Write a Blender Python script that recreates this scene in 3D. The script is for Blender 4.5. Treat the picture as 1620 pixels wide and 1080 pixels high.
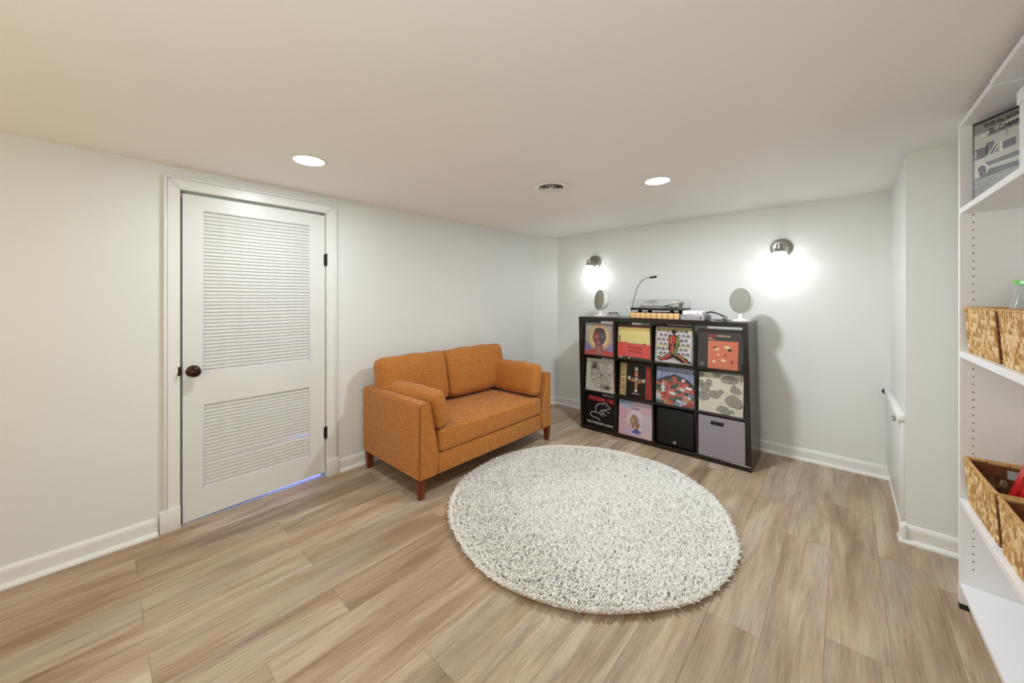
import bpy, bmesh, math, random
import numpy as np
from mathutils import Vector, Matrix

for o in list(bpy.data.objects):
    bpy.data.objects.remove(o)
scene = bpy.context.scene
COL = scene.collection
PI = math.pi
random.seed(7)

# ------------------------------------------------------------------ camera
F_PX, V0, YAW, CAM_H = 586.1, 471.5, 0.7308, 1.3057
cam_d = bpy.data.cameras.new('camera')
cam_d.sensor_fit = 'HORIZONTAL'
cam_d.sensor_width = 36.0
cam_d.lens = F_PX / 1620 * 36.0
cam_d.shift_y = -(540 - V0) / 1620
cam_d.clip_start = 0.02
cam = bpy.data.objects.new('camera', cam_d)
cam.location = (0, 0, CAM_H)
cam.rotation_euler = (PI / 2, 0, YAW)
COL.objects.link(cam)
scene.camera = cam

# ------------------------------------------------------------------ world, lights, exposure
scene.view_settings.view_transform = 'Standard'
scene.view_settings.look = 'None'
scene.view_settings.gamma = 1
scene.view_settings.use_curve_mapping = False
scene.view_settings.exposure = 0.10
world = bpy.data.worlds.new('world')
scene.world = world
world.use_nodes = True
bg = world.node_tree.nodes['Background']
bg.inputs[0].default_value = (1.0, 0.88, 0.62, 1)
bg.inputs[1].default_value = 0.3


def area_light(name, loc, size, power, color, rot=(0, 0, 0), shape='DISK', size_y=None, spread=PI):
    l = bpy.data.lights.new(name, 'AREA')
    l.shape = shape
    l.size = size
    if size_y:
        l.size_y = size_y
    l.energy = power
    l.color = color
    l.spread = spread
    o = bpy.data.objects.new(name, l)
    o.location = loc
    o.rotation_euler = rot
    COL.objects.link(o)
    return o


def point_light(name, loc, radius, power, color):
    l = bpy.data.lights.new(name, 'POINT')
    l.shadow_soft_size = radius
    l.energy = power
    l.color = color
    o = bpy.data.objects.new(name, l)
    o.location = loc
    COL.objects.link(o)
    return o


# unseen lights behind the camera: one warm lamp and two added fills
WARM, NEUT = (1.0, 0.58, 0.09), (0.86, 0.93, 1.0)
point_light('floor_lamp_light', (-2.40, -1.05, 1.30), 0.15, 5, WARM)
point_light('neutral_fill_light', (-0.1, -0.3, 1.40), 0.4, 13.5, NEUT)  # added fill, lifts the ceiling and the right side
area_light('rear_fill_light', (-0.5, -1.6, 1.25), 1.3, 22, (0.95, 0.92, 0.76), (math.radians(98), 0, math.radians(-12)), 'RECTANGLE', 0.9)  # added panel fill aimed down the room; no window known there
# daylight in the room behind the louvred door
area_light('utility_room_light', (-3.55, 1.0, 1.7), 0.5, 30, (0.40, 0.45, 1.0))
SCONCE_POWER = 2.5


# ------------------------------------------------------------------ helpers
def lin(c):
    return tuple((x / 12.92 if x <= 0.04045 else ((x + 0.055) / 1.055) ** 2.4) for x in [v / 255 for v in c])


def link(name, me, mat, parent=None):
    o = bpy.data.objects.new(name, me)
    COL.objects.link(o)
    if mat is not None and len(me.materials) == 0:
        me.materials.append(mat)
    if parent is not None:
        o.parent = parent
    return o


def finish(name, bm, mat, parent=None, smooth=False, angle=None, loc=None):
    bmesh.ops.recalc_face_normals(bm, faces=bm.faces)
    me = bpy.data.meshes.new(name)
    bm.to_mesh(me)
    bm.free()
    if smooth:
        me.shade_smooth()
        if angle:
            me.set_sharp_from_angle(angle=angle)
    o = link(name, me, mat, parent)
    if loc:
        o.location = loc
    return o


def empty(name, label, cat, loc=(0, 0, 0), rz=0, group=None):
    o = bpy.data.objects.new(name, None)
    o.empty_display_size = 0.1
    COL.objects.link(o)
    o.location = loc
    o.rotation_euler = (0, 0, rz)
    return tag(o, label, cat, group)


def tag(o, label, cat, group=None):
    o['label'] = label
    o['category'] = cat
    if group:
        o['group'] = group
    return o


def struct(o):
    o['kind'] = 'structure'
    return o


def stuff(o):
    o['kind'] = 'stuff'
    return o


def bx(bm, x0, x1, y0, y1, z0, z1, bev=0.0, seg=2):
    r = bmesh.ops.create_cube(bm, size=1.0)
    for v in r['verts']:
        v.co = Vector((x0 + (x1 - x0) * (v.co.x + .5), y0 + (y1 - y0) * (v.co.y + .5), z0 + (z1 - z0) * (v.co.z + .5)))
    if bev > 0:
        es = list({e for v in r['verts'] for e in v.link_edges})
        bmesh.ops.bevel(bm, geom=es, offset=bev, segments=seg, profile=0.5, affect='EDGES')


def box(name, dims, mat, parent=None, bev=0.0, seg=2):
    bm = bmesh.new()
    bx(bm, *dims, bev=bev, seg=seg)
    return finish(name, bm, mat, parent, smooth=bev > 0, angle=0.6)


def cyl(bm, p0, p1, r0, r1=None, seg=20, caps=True):
    r1 = r0 if r1 is None else r1
    p0, p1 = Vector(p0), Vector(p1)
    q = (p1 - p0).to_track_quat('Z', 'Y')
    a, b = [], []
    for i in range(seg):
        t = 2 * PI * i / seg
        d = q @ Vector((math.cos(t), math.sin(t), 0))
        a.append(bm.verts.new(p0 + d * r0))
        b.append(bm.verts.new(p1 + d * r1))
    for i in range(seg):
        j = (i + 1) % seg
        bm.faces.new((a[i], a[j], b[j], b[i]))
    if caps:
        bm.faces.new(a[::-1])
        bm.faces.new(b)


def tube(bm, pts, r, seg=8):
    pts = [Vector(p) for p in pts]
    rings = []
    up = Vector((0.13, 0.21, 1)).normalized()
    for i, p in enumerate(pts):
        t = (pts[min(i + 1, len(pts) - 1)] - pts[max(i - 1, 0)]).normalized()
        if abs(t.dot(up)) > .97:
            u = t.cross(Vector((1, 0.2, 0))).normalized()
        else:
            u = t.cross(up).normalized()
        w = t.cross(u).normalized()
        if rings:
            # keep the frame continuous
            u0 = rings[-1][1]
            u = (u0 - t * u0.dot(t)).normalized()
            w = t.cross(u)
        rr = r[i] if isinstance(r, (list, tuple)) else r
        rings.append(([bm.verts.new(p + (u * math.cos(2 * PI * k / seg) + w * math.sin(2 * PI * k / seg)) * rr) for k in range(seg)], u))
    for a, b in zip(rings, rings[1:]):
        for k in range(seg):
            j = (k + 1) % seg
            bm.faces.new((a[0][k], a[0][j], b[0][j], b[0][k]))
    bm.faces.new(rings[0][0][::-1])
    bm.faces.new(rings[-1][0])


def smooth_path(pts, n=8):
    """Catmull-Rom through the points"""
    P = [Vector(p) for p in pts]
    P = [P[0] * 2 - P[1]] + P + [P[-1] * 2 - P[-2]]
    out = []
    for i in range(1, len(P) - 2):
        for k in range(n):
            t = k / n
            a, b, c, d = P[i - 1], P[i], P[i + 1], P[i + 2]
            out.append(0.5 * ((2 * b) + (c - a) * t + (2 * a - 5 * b + 4 * c - d) * t * t + (3 * b - a - 3 * c + d) * t ** 3))
    out.append(P[-2])
    return out


def lathe(bm, prof, M=Matrix(), seg=32, closed=False):
    """prof: (radius, height) list about local Z"""
    rings = []
    for r, z in prof:
        if r < 1e-6:
            rings.append([bm.verts.new(M @ Vector((0, 0, z)))])
        else:
            rings.append([bm.verts.new(M @ Vector((r * math.cos(2 * PI * k / seg), r * math.sin(2 * PI * k / seg), z))) for k in range(seg)])
    pairs = list(zip(rings, rings[1:]))
    if closed:
        pairs.append((rings[-1], rings[0]))
    for a, b in pairs:
        for k in range(seg):
            j = (k + 1) % seg
            if len(a) == 1 and len(b) == 1:
                continue
            if len(a) == 1:
                bm.faces.new((a[0], b[j], b[k]))
            elif len(b) == 1:
                bm.faces.new((a[k], a[j], b[0]))
            else:
                bm.faces.new((a[k], a[j], b[j], b[k]))


def prism(bm, poly, axis, a, b):
    """extrude a 2-D polygon along an axis ('x','y','z') from a to b"""
    def P(p, t):
        return {'x': (t, p[0], p[1]), 'y': (p[0], t, p[1]), 'z': (p[0], p[1], t)}[axis]
    A = [bm.verts.new(P(p, a)) for p in poly]
    B = [bm.verts.new(P(p, b)) for p in poly]
    n = len(poly)
    for i in range(n):
        j = (i + 1) % n
        bm.faces.new((A[i], A[j], B[j], B[i]))
    bm.faces.new(A[::-1])
    bm.faces.new(B)


def hexa(bm, c):
    """8 corners: bottom 4 (ccw) then top 4"""
    v = [bm.verts.new(p) for p in c]
    for f in ((3, 2, 1, 0), (4, 5, 6, 7), (0, 1, 5, 4), (1, 2, 6, 5), (2, 3, 7, 6), (3, 0, 4, 7)):
        bm.faces.new([v[i] for i in f])
    return v


# ------------------------------------------------------------------ materials
def mat(name, color, rough=0.5, spec=0.5, metal=0.0, bump=0.0, bscale=200.0, var=0.0, vscale=5.0, sheen=0.0):
    m = bpy.data.materials.new(name)
    m.use_nodes = True
    nt = m.node_tree
    b = nt.nodes['Principled BSDF']
    c = lin(color)
    b.inputs['Base Color'].default_value = (*c, 1)
    b.inputs['Roughness'].default_value = rough
    b.inputs['Specular IOR Level'].default_value = spec
    b.inputs['Metallic'].default_value = metal
    if sheen:
        b.inputs['Sheen Weight'].default_value = sheen
    tc = nt.nodes.new('ShaderNodeTexCoord')
    if var > 0:
        n = nt.nodes.new('ShaderNodeTexNoise')
        n.inputs['Scale'].default_value = vscale
        n.inputs['Detail'].default_value = 4
        nt.links.new(tc.outputs['Object'], n.inputs['Vector'])
        mp = nt.nodes.new('ShaderNodeMapRange')
        mp.inputs[1].default_value = .3
        mp.inputs[2].default_value = .7
        mp.inputs[3].default_value = 1 - var
        mp.inputs[4].default_value = 1 + var
        nt.links.new(n.outputs['Fac'], mp.inputs[0])
        vm = nt.nodes.new('ShaderNodeVectorMath')
        vm.operation = 'SCALE'
        vm.inputs[0].default_value = c
        nt.links.new(mp.outputs[0], vm.inputs['Scale'])
        nt.links.new(vm.outputs[0], b.inputs['Base Color'])
    if bump > 0:
        n = nt.nodes.new('ShaderNodeTexNoise')
        n.inputs['Scale'].default_value = bscale
        n.inputs['Detail'].default_value = 3
        nt.links.new(tc.outputs['Object'], n.inputs['Vector'])
        bp = nt.nodes.new('ShaderNodeBump')
        bp.inputs['Strength'].default_value = bump
        bp.inputs['Distance'].default_value = 0.002
        nt.links.new(n.outputs['Fac'], bp.inputs['Height'])
        nt.links.new(bp.outputs[0], b.inputs['Normal'])
    return m


def emit(name, color, strength):
    m = bpy.data.materials.new(name)
    m.use_nodes = True
    nt = m.node_tree
    nt.nodes.clear()
    e = nt.nodes.new('ShaderNodeEmission')
    e.inputs[0].default_value = (*color, 1)
    e.inputs[1].default_value = strength
    o = nt.nodes.new('ShaderNodeOutputMaterial')
    nt.links.new(e.outputs[0], o.inputs[0])
    return m


def clear(name, tint=(1, 1, 1), gloss=0.08, frost=0.0):
    """thin clear glass or plastic: transparent with a fresnel reflection"""
    m = bpy.data.materials.new(name)
    m.use_nodes = True
    nt = m.node_tree
    nt.nodes.clear()
    t = nt.nodes.new('ShaderNodeBsdfTransparent')
    t.inputs[0].default_value = (*tint, 1)
    g = nt.nodes.new('ShaderNodeBsdfGlossy')
    g.inputs['Roughness'].default_value = 0.05
    lw = nt.nodes.new('ShaderNodeLayerWeight')
    lw.inputs[0].default_value = 0.35
    mp = nt.nodes.new('ShaderNodeMapRange')
    mp.inputs[3].default_value = gloss * .4
    mp.inputs[4].default_value = min(1, gloss * 7)
    nt.links.new(lw.outputs['Facing'], mp.inputs[0])
    mx = nt.nodes.new('ShaderNodeMixShader')
    nt.links.new(mp.outputs[0], mx.inputs[0])
    nt.links.new(t.outputs[0], mx.inputs[1])
    nt.links.new(g.outputs[0], mx.inputs[2])
    last = mx
    if frost:
        d = nt.nodes.new('ShaderNodeBsdfTranslucent')
        d.inputs[0].default_value = (.95, .95, .95, 1)
        m2 = nt.nodes.new('ShaderNodeMixShader')
        m2.inputs[0].default_value = frost
        nt.links.new(last.outputs[0], m2.inputs[1])
        nt.links.new(d.outputs[0], m2.inputs[2])
        last = m2
    o = nt.nodes.new('ShaderNodeOutputMaterial')
    nt.links.new(last.outputs[0], o.inputs[0])
    return m


WALL = mat('wall_paint', (228, 230, 227), .55, .35, bump=.08, bscale=90, var=.012, vscale=1.5)
CEIL = mat('ceiling_paint', (245, 243, 241), .6, .3, bump=.12, bscale=60, var=.015, vscale=1.2)
TRIM = mat('trim_gloss_white', (232, 233, 230), .28, .5, bump=.05, bscale=40)
DOORW = mat('door_white', (225, 226, 223), .35, .5, bump=.06, bscale=50, var=.02, vscale=4)
SLATM = mat('louvre_white', (214, 214, 210), .5, .4, bump=.5, bscale=120, var=.03, vscale=30)
BRONZE = mat('oil_rubbed_bronze', (62, 34, 24), .28, .6, .7, var=.3, vscale=20)
BLACKM = mat('black_metal', (24, 22, 22), .4, .5, .2)
NICKEL = mat('brushed_nickel', (150, 150, 142), .28, .5, .95, bump=.1, bscale=300)
BROWNBLACK = mat('black_brown_laminate', (24, 17, 13), .24, .55, bump=.15, bscale=90, var=.2, vscale=9)
WALNUT = mat('walnut_leg', (110, 52, 24), .3, .5, var=.2, vscale=18)
MELAMINE = mat('white_melamine', (244, 244, 247), .35, .5, bump=.1, bscale=500)
WHITEPL = mat('white_plastic', (236, 236, 232), .3, .5)
GRILLE = mat('grey_grille', (152, 152, 142), .7, .3, bump=.6, bscale=900)
BLACKPL = mat('black_plastic', (14, 13, 13), .35, .5)
SUBBLACK = mat('subwoofer_cloth_black', (11, 10, 10), .6, .4, bump=.4, bscale=700)
GREYPL = mat('grey_aluminium', (150, 146, 150), .55, .4, 0.0, bump=.1, bscale=200)
CARD = mat('sleeve_card', (225, 220, 208), .5, .4, var=.04, vscale=12)
BLACKCARD = mat('black_card', (22, 20, 20), .3, .5)
RED = mat('translucent_red_plastic', (196, 34, 40), .25, .5)
DARK = mat('dark_void', (10, 9, 9), .9, .1)
TILE = mat('utility_room_tile', (190, 192, 205), .4, .5, var=.05)
BACKING = mat('pink_rug_backing', (205, 172, 160), .8, .2, bump=.4)


def plank_mat():
    m = bpy.data.materials.new('vinyl_oak_plank')
    m.use_nodes = True
    nt = m.node_tree
    b = nt.nodes['Principled BSDF']
    N = nt.nodes.new
    L = nt.links.new
    tc = N('ShaderNodeTexCoord')
    oi = N('ShaderNodeObjectInfo')
    off = N('ShaderNodeVectorMath')
    off.operation = 'SCALE'
    off.inputs[0].default_value = (37, 91, 13)
    L(oi.outputs['Random'], off.inputs['Scale'])
    add = N('ShaderNodeVectorMath')
    L(tc.outputs['Object'], add.inputs[0])
    L(off.outputs[0], add.inputs[1])

    def noise(sx, sy, scale, detail, rough=.5, dist=0.0):
        mp = N('ShaderNodeMapping')
        mp.inputs['Scale'].default_value = (sx, sy, 1)
        L(add.outputs[0], mp.inputs[0])
        n = N('ShaderNodeTexNoise')
        n.inputs['Scale'].default_value = scale
        n.inputs['Detail'].default_value = detail
        n.inputs['Roughness'].default_value = rough
        n.inputs['Distortion'].default_value = dist
        L(mp.outputs[0], n.inputs['Vector'])
        return n.outputs['Fac']
    big = noise(7, .9, 1.3, 4, .55, .5)
    ramp = N('ShaderNodeValToRGB')
    e = ramp.color_ramp.elements
    e[0].position = .30
    e[0].color = (*lin((140, 115, 92)), 1)
    e[1].position = .72
    e[1].color = (*lin((203, 186, 164)), 1)
    k = e.new(.45)
    k.color = (*lin((168, 143, 118)), 1)
    k = e.new(.57)
    k.color = (*lin((184, 162, 137)), 1)
    L(big, ramp.inputs[0])
    # greyer washes
    g = noise(4, .7, 1.0, 3, .5)
    gm = N('ShaderNodeMapRange')
    gm.inputs[1].default_value = .50
    gm.inputs[2].default_value = .68
    gm.inputs[4].default_value = .55
    L(g, gm.inputs[0])
    mx = N('ShaderNodeMix')
    mx.data_type = 'RGBA'
    L(gm.outputs[0], mx.inputs[0])
    L(ramp.outputs[0], mx.inputs[6])
    mx.inputs[7].default_value = (*lin((178, 164, 150)), 1)
    # dark streaks
    s = noise(16, .8, 1.6, 6, .62, .8)
    sm = N('ShaderNodeMapRange')
    sm.inputs[1].default_value = .33
    sm.inputs[2].default_value = .46
    sm.inputs[3].default_value = .76
    sm.inputs[4].default_value = 1
    L(s, sm.inputs[0])
    fine = noise(60, 2.2, 3, 5, .6)
    fm = N('ShaderNodeMapRange')
    fm.inputs[1].default_value = .3
    fm.inputs[2].default_value = .7
    fm.inputs[3].default_value = .80
    fm.inputs[4].default_value = 1.13
    L(fine, fm.inputs[0])
    # thin dark cracks running with the grain, in clusters
    cr = noise(38, 1.4, 2.2, 8, .7, 1.2)
    cm = N('ShaderNodeMapRange')
    cm.inputs[1].default_value = .30
    cm.inputs[2].default_value = .40
    cm.inputs[3].default_value = .62
    cm.inputs[4].default_value = 1
    L(cr, cm.inputs[0])
    pr_ = N('ShaderNodeMapRange')
    pr_.inputs[3].default_value = .94
    pr_.inputs[4].default_value = 1.05
    L(oi.outputs['Random'], pr_.inputs[0])
    m1 = N('ShaderNodeMath')
    m1.operation = 'MULTIPLY'
    L(sm.outputs[0], m1.inputs[0])
    L(fm.outputs[0], m1.inputs[1])
    m2 = N('ShaderNodeMath')
    m2.operation = 'MULTIPLY'
    m3 = N('ShaderNodeMath')
    m3.operation = 'MULTIPLY'
    L(m1.outputs[0], m3.inputs[0])
    L(cm.outputs[0], m3.inputs[1])
    L(m3.outputs[0], m2.inputs[0])
    L(pr_.outputs[0], m2.inputs[1])
    sc = N('ShaderNodeVectorMath')
    sc.operation = 'SCALE'
    L(mx.outputs[2], sc.inputs[0])
    L(m2.outputs[0], sc.inputs['Scale'])
    L(sc.outputs[0], b.inputs['Base Color'])
    b.inputs['Roughness'].default_value = .42
    b.inputs['Specular IOR Level'].default_value = .4
    bp = N('ShaderNodeBump')
    bp.inputs['Strength'].default_value = .12
    bp.inputs['Distance'].default_value = .001
    L(fine, bp.inputs['Height'])
    L(bp.outputs[0], b.inputs['Normal'])
    return m


PLANK = plank_mat()


def fabric_mat(name, c1, c2, scale=1.0, rough=.85, bump=.5):
    m = bpy.data.materials.new(name)
    m.use_nodes = True
    nt = m.node_tree
    b = nt.nodes['Principled BSDF']
    N = nt.nodes.new
    L = nt.links.new
    tc = N('ShaderNodeTexCoord')
    fs = []
    for sv in ((30, 30, 420), (420, 420, 30)):
        mp = N('ShaderNodeMapping')
        mp.inputs['Scale'].default_value = tuple(v * scale for v in sv)
        L(tc.outputs['Object'], mp.inputs[0])
        n = N('ShaderNodeTexNoise')
        n.inputs['Scale'].default_value = 1
        n.inputs['Detail'].default_value = 2
        L(mp.outputs[0], n.inputs['Vector'])
        fs.append(n.outputs['Fac'])
    a = N('ShaderNodeMath')
    a.operation = 'ADD'
    L(fs[0], a.inputs[0])
    L(fs[1], a.inputs[1])
    r = N('ShaderNodeMapRange')
    r.inputs[1].default_value = .72
    r.inputs[2].default_value = 1.28
    L(a.outputs[0], r.inputs[0])
    mx = N('ShaderNodeMix')
    mx.data_type = 'RGBA'
    L(r.outputs[0], mx.inputs[0])
    mx.inputs[6].default_value = (*lin(c1), 1)
    mx.inputs[7].default_value = (*lin(c2), 1)
    L(mx.outputs[2], b.inputs['Base Color'])
    b.inputs['Roughness'].default_value = rough
    b.inputs['Specular IOR Level'].default_value = .2
    b.inputs['Sheen Weight'].default_value = .15
    bp = N('ShaderNodeBump')
    bp.inputs['Strength'].default_value = bump
    bp.inputs['Distance'].default_value = .001
    L(r.outputs[0], bp.inputs['Height'])
    L(bp.outputs[0], b.inputs['Normal'])
    return m


ORANGE = fabric_mat('rust_orange_linen', (158, 90, 32), (198, 132, 62))
BINGREY = fabric_mat('lilac_grey_fabric', (134, 128, 136), (156, 149, 158), 1.5, .9, .25)


def vcol_mat(name, rough=.45, spec=.4, noise=0.0):
    m = bpy.data.materials.new(name)
    m.use_nodes = True
    nt = m.node_tree
    b = nt.nodes['Principled BSDF']
    a = nt.nodes.new('ShaderNodeVertexColor')
    a.layer_name = 'Col'
    nt.links.new(a.outputs[0], b.inputs['Base Color'])
    b.inputs['Roughness'].default_value = rough
    b.inputs['Specular IOR Level'].default_value = spec
    return m


PRINT = vcol_mat('printed_ink', .4)
WEAVE = vcol_mat('woven_seagrass', .6, .3)
PILE = vcol_mat('shag_yarn', .95, .1)
CLEARPL = clear('clear_acrylic', (.97, .98, .98), .03)
GLASS = clear('clear_glass_shade', (.99, .99, .99), .08, .25)
FROSTBAG = clear('frosted_plastic', (.93, .94, .93), .05, .5)
LENS = emit('recessed_lens', (1, .98, .94), 9)
BULB = emit('frosted_bulb', (1, .97, .92), 6)


def colour_mesh(name, V, Fc, C, m, parent=None, smooth=False):
    """mesh with one flat colour per face"""
    me = bpy.data.meshes.new(name)
    me.from_pydata(V, [], Fc)
    at = me.color_attributes.new('Col', 'FLOAT_COLOR', 'CORNER')
    buf = []
    for f, c in zip(Fc, C):
        buf += [*c, 1.0] * len(f)
    at.data.foreach_set('color', buf)
    if smooth:
        me.shade_smooth()
    me.update()
    return link(name, me, m, parent)


# ================================================================== STRUCTURE
LX, BY, RX = -2.828, 3.80, 0.25      # left wall, back wall, short right wall
CY = 2.90                            # pillar front
FX = 0.70                            # wall behind the shelving
YN = -2.6                            # open end of the room
ZC = lambda x: 2.052 + 0.01 * (x - LX)

# floor: slab and planks
floor = struct(box('floor', (-2.93, 0.8, YN, 3.9, -0.05, -0.006), mat('seam_brown', (120, 92, 68), .6, .3)))
PW, PL = 0.185, 1.24
for k in range(0, 20):
    x0 = LX - .002 + k * PW
    x1 = min(x0 + PW, FX + .05)
    if x0 > FX:
        break
    if k in (1, 3, 5):
        j = .122
    elif k in (0, 2, 4, 6):
        j = .70
    elif k == 12:
        j = 2.85
    elif k == 16:
        j = 2.64
    else:
        j = random.uniform(0, PL)
    y = j - PL * math.ceil((j - YN) / PL)
    while y < BY:
        a, b = max(y, YN), min(y + PL, BY + .02)
        y += PL
        if b - a < .03:
            continue
        bm = bmesh.new()
        hx, hy = (x1 - x0) / 2 - .0002, (b - a) / 2 - .0002
        e = .0005
        # body with a chamfered top edge
        lo = [(-hx, -hy, -.006), (hx, -hy, -.006), (hx, hy, -.006), (-hx, hy, -.006)]
        mi = [(p[0], p[1], -.0009) for p in lo]
        hi = [(math.copysign(hx - e, p[0]), math.copysign(hy - e, p[1]), 0) for p in lo]
        v = [bm.verts.new(p) for p in lo + mi + hi]
        for s in (0, 4):
            for i in range(4):
                jn = (i + 1) % 4
                bm.faces.new((v[s + i], v[s + jn], v[s + 4 + jn], v[s + 4 + i]))
        bm.faces.new(v[8:12])
        finish('plank', bm, PLANK, floor, loc=((x0 + x1) / 2, (a + b) / 2, 0))

# ceiling (gently out of level, as the photograph shows)
bm = bmesh.new()
xs = (-2.93, FX + .1)
hexa(bm, [(xs[0], YN, ZC(xs[0])), (xs[1], YN, ZC(xs[1])), (xs[1], BY + .1, ZC(xs[1])), (xs[0], BY + .1, ZC(xs[0])),
          (xs[0], YN, 2.2), (xs[1], YN, 2.2), (xs[1], BY + .1, 2.2), (xs[0], BY + .1, 2.2)])
ceiling = struct(finish('ceiling', bm, CEIL))

# left wall with the door opening
DY0, DY1, DZ = 0.311, 1.113, 1.926
bm = bmesh.new()
ZT = 2.12
bx(bm, LX - .1, LX, YN, DY0, 0, ZT)
bx(bm, LX - .1, LX, DY1, 3.56, 0, ZT)
bx(bm, LX - .1, LX, DY0, DY1, DZ, ZT)
struct(finish('wall_left', bm, WALL))
# diagonal corner
bm = bmesh.new()
prism(bm, [(LX, 3.545), (-2.645, BY), (-2.645, BY + .1), (LX - .1, BY + .1), (LX - .1, 3.545)], 'z', 0, ZT)
struct(finish('wall_corner', bm, WALL))
struct(box('wall_back', (-2.66, FX + .1, BY, BY + .1, 0, ZT), WALL))
struct(box('wall_right', (RX, FX, CY + .01, BY, 0, ZT), WALL))
struct(box('wall_pillar', (RX - .004, FX + .1, CY - .006, CY + .02, 0, ZT), WALL))
struct(box('wall_shelving', (FX, FX + .1, YN, CY, 0, ZT), WALL))


# baseboards: profile with bevelled top and shoe moulding
def base_profile():
    return [(0, 0), (.030, 0), (.030, .007), (.026, .016), (.018, .021), (.013, .023), (.013, .072), (.011, .082), (.006, .092), (0, .095)]


def baseboard(name, p0, p1, nrm):
    """runs from p0 to p1 (xy) on the wall, profile growing along nrm"""
    bm = bmesh.new()
    A = [bm.verts.new((p0[0] + nrm[0] * d, p0[1] + nrm[1] * d, z)) for d, z in base_profile()]
    B = [bm.verts.new((p1[0] + nrm[0] * d, p1[1] + nrm[1] * d, z)) for d, z in base_profile()]
    n = len(A)
    for i in range(n):
        j = (i + 1) % n
        bm.faces.new((A[i], A[j], B[j], B[i]))
    bm.faces.new(A)
    bm.faces.new(B[::-1])
    return struct(finish(name, bm, TRIM))


baseboard('baseboard_left', (LX, YN), (LX, DY0 - .092), (1, 0))
baseboard('baseboard_left', (LX, DY1 + .088), (LX, 3.55), (1, 0))
cdir = Vector((-2.645 - LX, BY - 3.545)).normalized()
baseboard('baseboard_corner', (LX + .0, 3.545), (-2.645, BY), (cdir.y, -cdir.x))
baseboard('baseboard_back', (-2.65, BY), (RX, BY), (0, -1))
baseboard('baseboard_right', (RX, BY - .012), (RX, CY + .02), (-.45, 0))
baseboard('baseboard_pillar', (RX - .03, CY - .006), (FX, CY - .006), (0, -1))
baseboard('baseboard_pillar', (RX - .004, CY + .045), (RX - .004, CY - .03), (-1, 0))

# ------------------------------------------------------------------ door
CW = .058
door_trim = struct(bpy.data.objects.new('trim_1', None))
COL.objects.link(door_trim)
door_trim.location = (LX, DY0, 0)


def dbox(name, y0, y1, z0, z1, d0, d1, m, parent, bev=.002):
    """box on the left wall; d = distance out of the wall; parent at world offset"""
    bm = bmesh.new()
    bx(bm, d0, d1, y0 - DY0, y1 - DY0, z0, z1, bev=bev)
    return finish(name, bm, m, parent, True, .6)


# mitred casing
def casing(name, pts, d=.016):
    bm = bmesh.new()
    A = [bm.verts.new((0, p[0] - DY0, p[1])) for p in pts]
    B = [bm.verts.new((d, p[0] - DY0, p[1])) for p in pts]
    n = len(pts)
    for i in range(n):
        bm.faces.new((A[i], A[(i + 1) % n], B[(i + 1) % n], B[i]))
    bm.faces.new(B)
    es = [e for e in bm.edges if all(v in B for v in e.verts)]
    bmesh.ops.bevel(bm, geom=es, offset=.004, segments=2, affect='EDGES')
    return finish(name, bm, TRIM, door_trim, True, .6)


casing('casing_jamb', [(DY0 - CW, .118), (DY0 - .002, .118), (DY0 - .002, DZ), (DY0 - CW, DZ + CW)])
casing('casing_jamb', [(DY1 + .002, .118), (DY1 + CW, .118), (DY1 + CW, DZ + CW), (DY1 + .002, DZ)])
casing('casing_head', [(DY0 - CW + .0008, DZ + CW), (DY0 - .001, DZ + .0005), (DY1 + .001, DZ + .0005), (DY1 + CW - .0008, DZ + CW)])
dbox('back_band', DY0 - CW - .012, DY0 - CW, .118, DZ + CW + .012, 0, .022, TRIM, door_trim)
dbox('back_band', DY1 + CW, DY1 + CW + .012, .118, DZ + CW + .012, 0, .022, TRIM, door_trim)
dbox('back_band', DY0 - CW, DY1 + CW, DZ + CW + .0005, DZ + CW + .012, 0, .022, TRIM, door_trim)
dbox('plinth_block', DY0 - CW - .03, DY0 + .0, 0, .124, 0, .026, TRIM, door_trim, .003)
dbox('plinth_block', DY1 + .0, DY1 + CW + .026, 0, .124, 0, .026, TRIM, door_trim, .003)
dbox('door_stop', DY0, DY0 + .022, 0, DZ - .006, -.1, -.0465, TRIM, door_trim)
dbox('door_stop', DY1 - .022, DY1, 0, DZ - .006, -.1, -.0465, TRIM, door_trim)
dbox('door_stop', DY0 + .022, DY1 - .022, DZ - .03, DZ, -.1, -.0465, TRIM, door_trim)

door = struct(bpy.data.objects.new('door_1', None))
COL.objects.link(door)
door.location = (LX, DY0, 0)
y0, y1 = .322, 1.106
f0, f1 = -.046, -.004            # door thickness, a little behind the wall plane
SL, SR = .412, 1.005             # louvre openings
for nm, ya, yb, za, zb in (('stile', y0, SL, None, 1.908), ('stile', SR, y1, None, 1.908),
                           ('rail', SL, SR, 1.826, 1.908), ('rail', SL, SR, .677, .860), ('rail', SL, SR, None, .178)):
    bm = bmesh.new()

    def zb_(y):  # door hangs out of level: the gap below widens to the right
        return .008 + .028 * (y - y0) / (y1 - y0)
    a = zb_(ya) if za is None else za
    b = zb_(yb) if za is None else za
    hexa(bm, [(f0, ya - DY0, a), (f1, ya - DY0, a), (f1, yb - DY0, b), (f0, yb - DY0, b),
              (f0, ya - DY0, zb), (f1, ya - DY0, zb), (f1, yb - DY0, zb), (f0, yb - DY0, zb)])
    finish(nm, bm, DOORW, door)
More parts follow.
